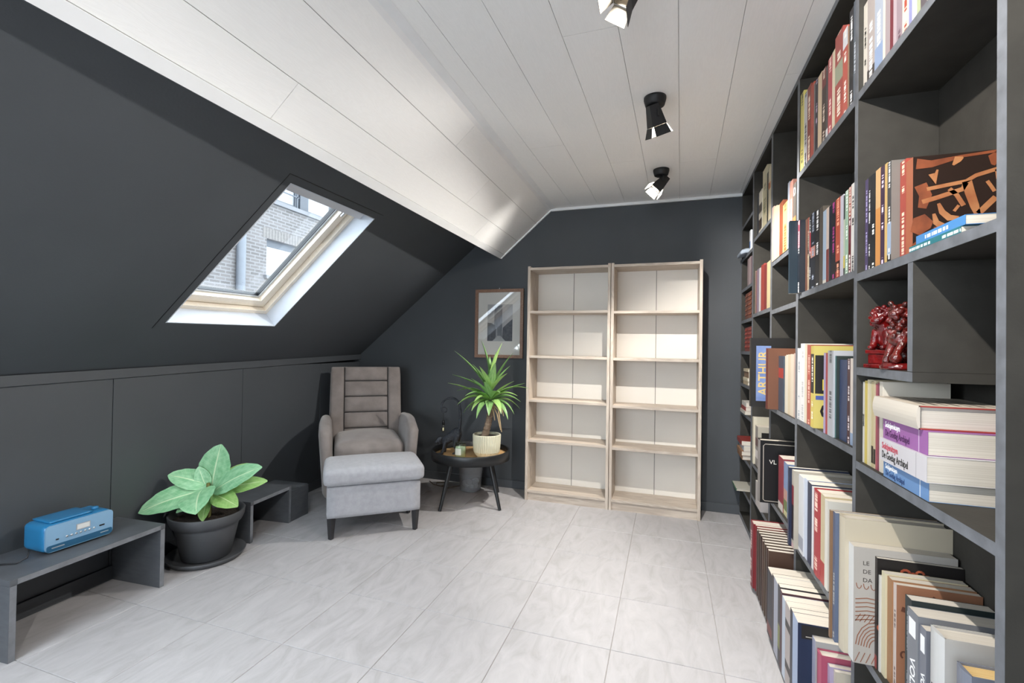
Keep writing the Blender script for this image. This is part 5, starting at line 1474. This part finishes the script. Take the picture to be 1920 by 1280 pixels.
# line engraving on the large white book of the bottom row
c = PLACED[('A4', 3)][1]; h = PLACED[('A4', 3)][3]; mb = MB(); Mr = mat('sepia_line', '8A5A44', .7, var=.05)
for k in range(6): stroke(mb, [(.004, h * .55 - k * .011), (.03, h * .57 - k * .011), (.06, h * .56 - k * .010), (.12, h * .56 - k * .011)], .0012, .0006)
for k in range(12): stroke(mb, [(.004 + k * .010, h * .36), (.016 + k * .010, h * .43)], .0009, .0006)
for k in range(6): stroke(mb, arcpts(.05, h * .14, .045 - k * .006, .07 - k * .009, 10, 175), .0011, .0006)
for k in range(9): stroke(mb, [(.004 + k * .012, .004), (.014 + k * .012, .03)], .0009, .0006)
for k in range(4): stroke(mb, arcpts(.012 + k * .016, h * .69, .006, .014, 180, 340, 5), .001, .0006)
mb.build('engraving', Mr, c)['kind'] = 'stuff'
Mt = mat('dark_print', '4A4440', .7, var=.05)
for k, w in enumerate(('LE', 'DE', 'DA')): place_text(w, .015, Mt, (.020, -.0004, h * .865 - k * .022), (1, 0, 0), (0, 0, 1), c)
# dark book with an orange figure
c = PLACED[('A4', 4)][1]; h = PLACED[('A4', 4)][3]; mb = MB(); Mo = mat('orange_red_print', 'B4603A', .6, color2='7A3024', vscale=40)
for x0, z0, s in ((.06, .90, 1), (.075, .885, .8), (.09, .905, .9), (.105, .88, .7), (.012, .62, .8), (.018, .5, 1.0), (.01, .38, .9)):
    stroke(mb, arcpts(x0, h * z0, .009 * s, .008 * s, 0, 300), .003 * s, .0006)
mb.build('printed_figure', Mo, c)['kind'] = 'stuff'
c = PLACED[('A4', 8)][1]; h = PLACED[('A4', 8)][3]; mb = MB()
stroke(mb, [(.07, h * .93), (.085, h * .88), (.10, h * .86)], .004, .0006); stroke(mb, [(.01, h * .78), (.03, h * .76), (.06, h * .8)], .006, .0006)
for k in range(6): stroke(mb, arcpts(.015 + .014 * k, h * (.35 + .05 * (k % 3)), .006, .008, 0, 250), .002, .0006)
mb.build('printed_figure', mat('brown_print', '5E3828', .7, var=.2, vscale=50), c)['kind'] = 'stuff'
for i in (10, 11):
    c = PLACED[('A4', i)][1]; tt, h = PLACED[('A4', i)][2:4]
    MB().box(-.0009, -.0003, tt * .2, tt * .8, h * .78, h * .93).build('white_square', mat('white_print', 'E6E6E6', .6, var=.01), c)
# yellow and black cover
c = PLACED[('B2', 4)][1]; h = PLACED[('B2', 4)][3]; Mk = mat('black_print', '1E1C1A', .5, var=.05); My = mat('yellow_print', 'E2CC4A', .5, var=.03)
on_cover(c, 'black_field', [(.004, h * .42), (.16, h * .42), (.16, h * .885), (.004, h * .885)], Mk, .0006)
on_cover(c, 'blue_band', [(.006, h * .345), (.15, h * .345), (.15, h * .395), (.006, h * .395)], mat('blue_print', '4A5A9A', .5, var=.03), .0006)
place_text('D', .055, My, (.024, -.0009, h * .52), (1, 0, 0), (0, 0, 1), c, bold=.001)
place_text('CH', .075, Mk, (.018, -.0009, h * .2), (1, 0, 0), (0, 0, 1), c, sx=.8, bold=.0015)
# framed picture on a dark cover, fourth bay
c = PLACED[('D4', 1)][1]; h = PLACED[('D4', 1)][3]
on_cover(c, 'dark_field', [(.02, h * .02), (.165, h * .02), (.165, h * .86), (.02, h * .86)], Mk, .0006)
on_cover(c, 'pale_frame', [(.07, h * .35), (.14, h * .35), (.14, h * .75), (.07, h * .75)], mat('pale_print', 'C8C0B0', .6, var=.2, vscale=60), .0009)
# letter on the dark book, top row of the third bay
c = PLACED[('C0', 7)][1]
place_text('D', .05, mat('white_print', 'E6E6E6', .6), (-.0006, PLACED[('C0', 7)][2] * .85, PLACED[('C0', 7)][3] * .86), (0, -1, 0), (0, 0, 1), c)
# navy cover in the bottom row: thin pale underline block
c = PLACED[('B4', 8)][1]; h = PLACED[('B4', 8)][3]
on_cover(c, 'dark_top', [(.01, h * .84), (.235, h * .84), (.235, h * .985), (.01, h * .985)], Mk, .0006)
stroke_mb = MB(); stroke(stroke_mb, [(.022, h * .865), (.16, h * .865)], .0012, .0009); stroke_mb.build('pale_line', mat('pale_print', 'C8C0B0', .6), c)

# ---- single big books
Mgold = mat('gold_print', 'C8AE72', .4, var=.05)
r, c = book((.412, 2.665, .9134), .045, .352, .215, '1E1C1A', {'kind': 'h'}, 'large black book with gold letters on a blue panel, jutting out', 'big books jutting out')
on_cover(c, 'blue_panel', [(.022, .03), (.090, .03), (.090, .312), (.022, .312)], mat('blue_panel', '4A6094', .5, color2='7C90B8', vscale=9), .0006)
place_text('ARTHUR', .062, Mgold, (.056, -.0009, .172), (0, 0, 1), (-1, 0, 0), c, 'CENTER', sx=.93, bold=.0008)
r, c = book((.452, 2.636, .4374), .066, .312, .225, '141416', {'kind': 'h', 'bands': [(0, 1, '8A8480')]}, 'large black book with silver border line and grey speckled edge', 'big books jutting out')
Ms = mat('silver_line', 'B4ACA0', .4, metal=.4, var=.05)
mb = MB(); stroke(mb, [(.014, .016), (.014, .285), (.022, .294), (.222, .294)], .002, .0008); stroke(mb, [(.014, .016), (.022, .010), (.222, .010)], .002, .0008); mb.build('border_line', Ms, c)['kind'] = 'stuff'
place_text('VL', .030, mat('pale_letter', 'D8D4CC', .5), (.040, -.0008, .205), (1, 0, 0), (0, 0, 1), c)
# book with the footwear photograph on its cover
r, c = book((.528, 1.292, 1.4255), .032, .222, .168, 'B0603A', {'cover': '2A1A12', 'd': .165}, 'book with an orange photograph of laced footwear on its cover', 'books, ' + ROWN['A1'])
Mo1 = mat('tan_print', 'A8744A', .5, color2='8A5030', vscale=22); Mo2 = mat('deep_orange_print', '86482A', .5, color2='5E2E1A', vscale=26)
def cp(x, y): return ((x - 500) / 745 * .160 + .004, .218 - (y - 115) / 770 * .218)
mb = MB()
for pts, w in [([(560, 470), (700, 440), (900, 390), (930, 340)], .005), ([(600, 370), (760, 350), (930, 330), (1010, 290), (1190, 250)], .0042), ([(935, 330), (960, 420), (1000, 530), (1030, 610)], [.009, .009, .008, .005]),
               ([(790, 380), (850, 430), (910, 520)], .0045), ([(1180, 255), (1190, 330)], .004), ([(1030, 590), (1110, 520), (1170, 470)], .006), ([(700, 490), (730, 560), (790, 610), (870, 615)], [.003, .006, .007, .004]),
               ([(660, 570), (680, 640), (740, 680), (800, 680)], [.003, .006, .008, .005]), ([(1100, 340), (1130, 380), (1160, 425)], .0035), ([(640, 250), (660, 320), (690, 220)], [.006, .006, .002]), ([(820, 195), (860, 150), (905, 140)], [.002, .008, .002]), ([(830, 560), (870, 515)], .003)]:
    stroke(mb, [cp(*p) for p in pts], w, .0008)
mb.build('printed_laces', Mo1, c)['kind'] = 'stuff'
mb = MB()
for pts, w in [([(510, 160), (640, 170), (900, 130), (1240, 110)], [.012, .008, .003, .003]), ([(545, 330), (590, 420), (560, 520)], [.012, .012, .008]), ([(500, 720), (560, 640), (620, 600)], [.01, .02, .012]), ([(500, 840), (560, 800), (640, 830), (700, 760)], [.01, .014, .012, .012]),
               ([(1120, 180), (1170, 170), (1230, 190), (1225, 300)], [.010, .016, .01, .004]), ([(560, 760), (610, 800), (650, 810)], .005), ([(660, 720), (710, 720), (740, 700)], [.012, .014, .008])]:
    stroke(mb, [cp(*p) for p in pts], w, .0006)
mb.build('printed_leather', Mo2, c)['kind'] = 'stuff'
# ---- lying books: spine to the room, head towards the camera
XR90 = (math.radians(90), 0, 0)
def lying(x, yfar, z, length, width, thick, col, o, label, group, text=None, ink=None, text2=None, ink2=None):
    r, c = book((x, yfar, z), thick, length, width, col, o, label, group, rot=XR90)
    xo = -.0056 if o.get('kind') == 'h' else -.0007
    if text: place_text(text, thick * .40, mat('ink_' + ink, ink, .6, var=.01), (xo, thick * .70, length * .06), (0, 0, 1), (0, 1, 0), c, sx=.82, bold=.0003)
    if text2: place_text(text2, thick * .46, mat('ink_' + ink2, ink2, .6, var=.01), (xo, thick * .30, length * .06), (0, 0, 1), (0, 1, 0), c, sx=.66)
    return r, c
G1 = 'stack of thick lying books'
lying(.517, 1.405, .8926, .212, .158, .040, '5E8EC4', {'bands': [(.83, .845, 'D8E4F0')], 'cover': '5E8EC4'}, 'thick blue lying book, lowest of its stack of four', G1, 'Solzjenitsyn', 'F4F4F4', 'De Goelag Archipel', '2A4470')
lying(.510, 1.407, .9332, .222, .165, .054, 'D2CED2', {'bands': [(.80, .81, 'A8A4A8')], 'cover': 'D2CED2'}, 'thick white lying book between the blue and purple ones', G1, 'Solzjenitsyn', 'B84A5A', 'De Goelag Archipel', '222222')
lying(.516, 1.405, .9878, .210, .158, .050, 'A05CA8', {'bands': [(.82, .835, 'D8C0DC')], 'cover': 'A05CA8'}, 'thick purple lying book above the white one', G1, 'Solzjenitsyn', 'F4F4F4', 'De Goelag Archipel', '4A2450')
r, c = lying(.508, 1.435, 1.0384, .222, .178, .050, 'D8CEBE', {'kind': 'h', 'cover': 'B23A30'}, 'thick cream jacketed lying book on top of the stack', G1)
on_cover_top = MB(); 
for k in range(7): stroke(on_cover_top, [(.012 + .020 * k, .02), (.03 + .018 * k, .10), (.02 + .02 * k, .20)], .004 if k % 2 else .002, 0)
mb2 = MB(); mb2.box(-.0003, .172, .0502, .0508, .002, .220); mb2.build('jacket', mat('cream_jacket', 'CFC4B4', .5, color2='B4A898', vscale=18), c)
mb3 = MB(); mb3.v = [(v[0], .0512, v[2]) for v in on_cover_top.v]; mb3.f = on_cover_top.f; mb3.mi = on_cover_top.mi; mb3.sm = on_cover_top.sm; mb3.build('jacket_pattern', mat('grey_print', '5A524C', .6, var=.1), c)['kind'] = 'stuff'
G2 = 'pair of thin lying books'
lying(.520, 1.288, 1.4256, .196, .165, .0145, '1E7A84', {'cover': '1E7A84', 'ink': 'E8F0F0'}, 'teal lying book under the blue one', G2)
lying(.522, 1.262, 1.4404, .180, .160, .0185, '3C8ACC', {'cover': '3C8ACC', 'ink': 'E8F0F8'}, 'bright blue lying book before the footwear cover', G2)

# ---- far narrow bay: lying books, papers and small things
G3 = 'lying books in the narrow far bay'
def flat(x, yfar, z, L, W, T, col, label, cover=None, kind=None):
    o = {'cover': cover or col}
    if kind: o['kind'] = kind
    return lying(x, yfar, z, L, W, T, col, o, label, G3)
flat(.462, 3.750, .2344, .20, .20, .016, '3E7A54', 'green lying book jutting out of the lowest far shelf', 'C8C4B4', 'h')
flat(.492, 3.740, .4604, .24, .19, .030, 'B07A4C', 'brown lying book at the bottom of the far low stack')
flat(.486, 3.720, .4912, .23, .19, .028, 'A8784E', 'second brown lying book in the far low stack')
flat(.500, 3.700, .5200, .21, .18, .034, 'D0D6DC', 'pale blue and white lying book in the far low stack')
flat(.488, 3.735, .5546, .22, .18, .030, '9A3028', 'red lying book on top of the far low stack')
flat(.505, 3.720, .7644, .22, .17, .024, 'D8D0C0', 'cream lying book at the bottom of the far upper stack')
flat(.510, 3.700, .7890, .20, .16, .026, 'A03A34', 'red lying book in the far upper stack')
flat(.512, 3.690, .8156, .19, .15, .030, 'DAD6CC', 'white lying book on top of the far upper stack')
flat(.515, 3.660, .9664, .20, .15, .026, 'C8B088', 'beige lying book under the loose papers')
flat(.512, 3.650, .9930, .20, .15, .022, 'D8CCAC', 'cream lying book below the pale papers')
flat(.518, 3.640, 1.0156, .19, .15, .040, '8A6A4C', 'brown lying book under the top papers of the far bay')
flat(.514, 3.645, 1.0562, .20, .15, .018, 'D4C4A0', 'pale papers on top of the far bay pile')
bxw = thing('small_box', 'small white and blue box on a high shelf of the far bay', 'box', (.525, 3.470, 1.8645))
MB().box(0, .06, 0, .05, 0, .15).build('body', mat('white_card', 'DADCDE', .5, var=.02), bxw, bevel=.002)
MB().box(-.0006, -.0001, .004, .046, .03, .075).build('label_panel', mat('blue_print2', '5A78A8', .5, var=.03), bxw)
trb = thing('folded_bag', 'grey-blue folded bag hanging over a high far shelf', 'bag', (.482, 3.620, 1.8650))
vs, fs = roundbox(.065, .09, .016, .014, 10, puff=.012, warp=lambda q: Vector((q.x, q.y, q.z - .35 * max(0, -q.x - .034))))
MB().add([p + Vector((.055, 0, .020)) for p in vs], fs, 0, True).build('cloth', mat('grey_blue_cloth', '9AA4B0', .7, var=.1, vscale=20), trb)

# ---- two glazed guardian lions
M_red = mat('red_glaze', '74100F', .2, color2='3C080A', vscale=40, coat=.5, bump=.3, bscale=90)
M_red2 = mat('red_brown_glaze', '6A1A14', .24, color2='26100C', vscale=60, coat=.5, bump=.4, bscale=120)
def lion(label, x, y, rz, s, tall):
    t = thing('lion_figurine', label, 'figurine', (x, y, 1.1584), rz, 'red glazed lion figurines')
    mb = MB()
    if tall:
        mb.box(-.036 * s, .036 * s, -.030 * s, .030 * s, 0, .010 * s); mb.box(-.029 * s, .029 * s, -.024 * s, .024 * s, .010 * s, .034 * s); mb.box(-.033 * s, .033 * s, -.028 * s, .028 * s, .034 * s, .044 * s)
        b = mb.build('pedestal', M_red, t, bevel=.0025 * s)
        for k in range(5): MB().box((-.024 + k * .011) * s, (-.019 + k * .011) * s, -.0262 * s, -.0242 * s, .013 * s, .031 * s).build('carved_slot', M_red2, b)
        z = .044 * s
        P = [('s', (.008 * s, 0, z + .026 * s), (.027 * s, .024 * s, .026 * s)), ('c', (.006 * s, 0, z + .030 * s), .021 * s, (-.010 * s, 0, z + .058 * s), .020 * s), ('s', (-.014 * s, 0, z + .076 * s), (.024 * s, .022 * s, .021 * s)),
             ('s', (-.034 * s, 0, z + .070 * s), (.012 * s, .014 * s, .010 * s)), ('c', (-.016 * s, -.014 * s, z + .045 * s), .009 * s, (-.024 * s, -.015 * s, z + .006 * s), .0075 * s), ('c', (-.016 * s, .014 * s, z + .045 * s), .009 * s, (-.024 * s, .015 * s, z + .006 * s), .0075 * s),
             ('s', (.008 * s, -.022 * s, z + .014 * s), (.017 * s, .010 * s, .014 * s)), ('s', (.008 * s, .022 * s, z + .014 * s), (.017 * s, .010 * s, .014 * s)), ('c', (.030 * s, 0, z + .016 * s), .008 * s, (.036 * s, 0, z + .060 * s), .010 * s), ('s', (-.030 * s, -.014 * s, z + .006 * s), (.010 * s, .008 * s, .006 * s)), ('s', (-.030 * s, .014 * s, z + .006 * s), (.010 * s, .008 * s, .006 * s))]
        for k in range(34):
            a = k * 2.4; zz = .060 + .042 * k / 33; rr_ = math.sqrt(max(.1, 1 - ((zz - .076) / .030) ** 2)); P.append(('s', (-.010 * s + .026 * s * math.cos(a) * rr_, .025 * s * math.sin(a) * rr_, z + zz * s), .0058 * s))
    else:
        mb.lathe([(.0, 0), (.046 * s, 0), (.048 * s, .006 * s), (.042 * s, .014 * s), (.0, .014 * s)], 28, rx=1.0, ry=.8, caps=(False, False))
        mb.build('pedestal', M_red, t); z = .014 * s
        P = [('c', (.026 * s, 0, z + .030 * s), .020 * s, (-.012 * s, 0, z + .052 * s), .020 * s), ('c', (-.012 * s, 0, z + .052 * s), .017 * s, (-.006 * s, 0, z + .092 * s), .013 * s), ('s', (-.008 * s, 0, z + .108 * s), (.020 * s, .018 * s, .017 * s)),
             ('s', (-.026 * s, 0, z + .102 * s), (.010 * s, .011 * s, .009 * s)), ('c', (-.014 * s, -.012 * s, z + .048 * s), .009 * s, (-.034 * s, -.014 * s, z + .020 * s), .007 * s), ('c', (-.014 * s, .012 * s, z + .048 * s), .009 * s, (-.030 * s, .014 * s, z + .004 * s), .007 * s),
             ('s', (-.036 * s, -.014 * s, z + .010 * s), .011 * s), ('s', (.028 * s, -.018 * s, z + .014 * s), (.018 * s, .010 * s, .014 * s)), ('s', (.028 * s, .018 * s, z + .014 * s), (.018 * s, .010 * s, .014 * s)), ('c', (.044 * s, 0, z + .024 * s), .008 * s, (.046 * s, 0, z + .080 * s), .012 * s), ('c', (.004 * s, -.018 * s, z + .008 * s), .010 * s, (.03 * s, -.022 * s, z + .006 * s), .009 * s)]
        for k in range(44):
            a = k * 2.4; zz = .050 + .076 * k / 43; rr_ = .021 if zz > .09 else .024 - .1 * abs(zz - .06); P.append(('s', (-.006 * s + rr_ * s * math.cos(a), rr_ * .92 * s * math.sin(a), z + zz * s), .0056 * s))
    sculpt('lion', P, M_red if tall else M_red2, .0021 * s, t, 1)
    return t
lion('squat red glazed lion on a carved square pedestal', .562, 1.512, math.radians(35), 1.12, True)
lion('taller red-brown glazed lion half hidden by the divider', .560, 1.405, math.radians(25), 1.18, False)
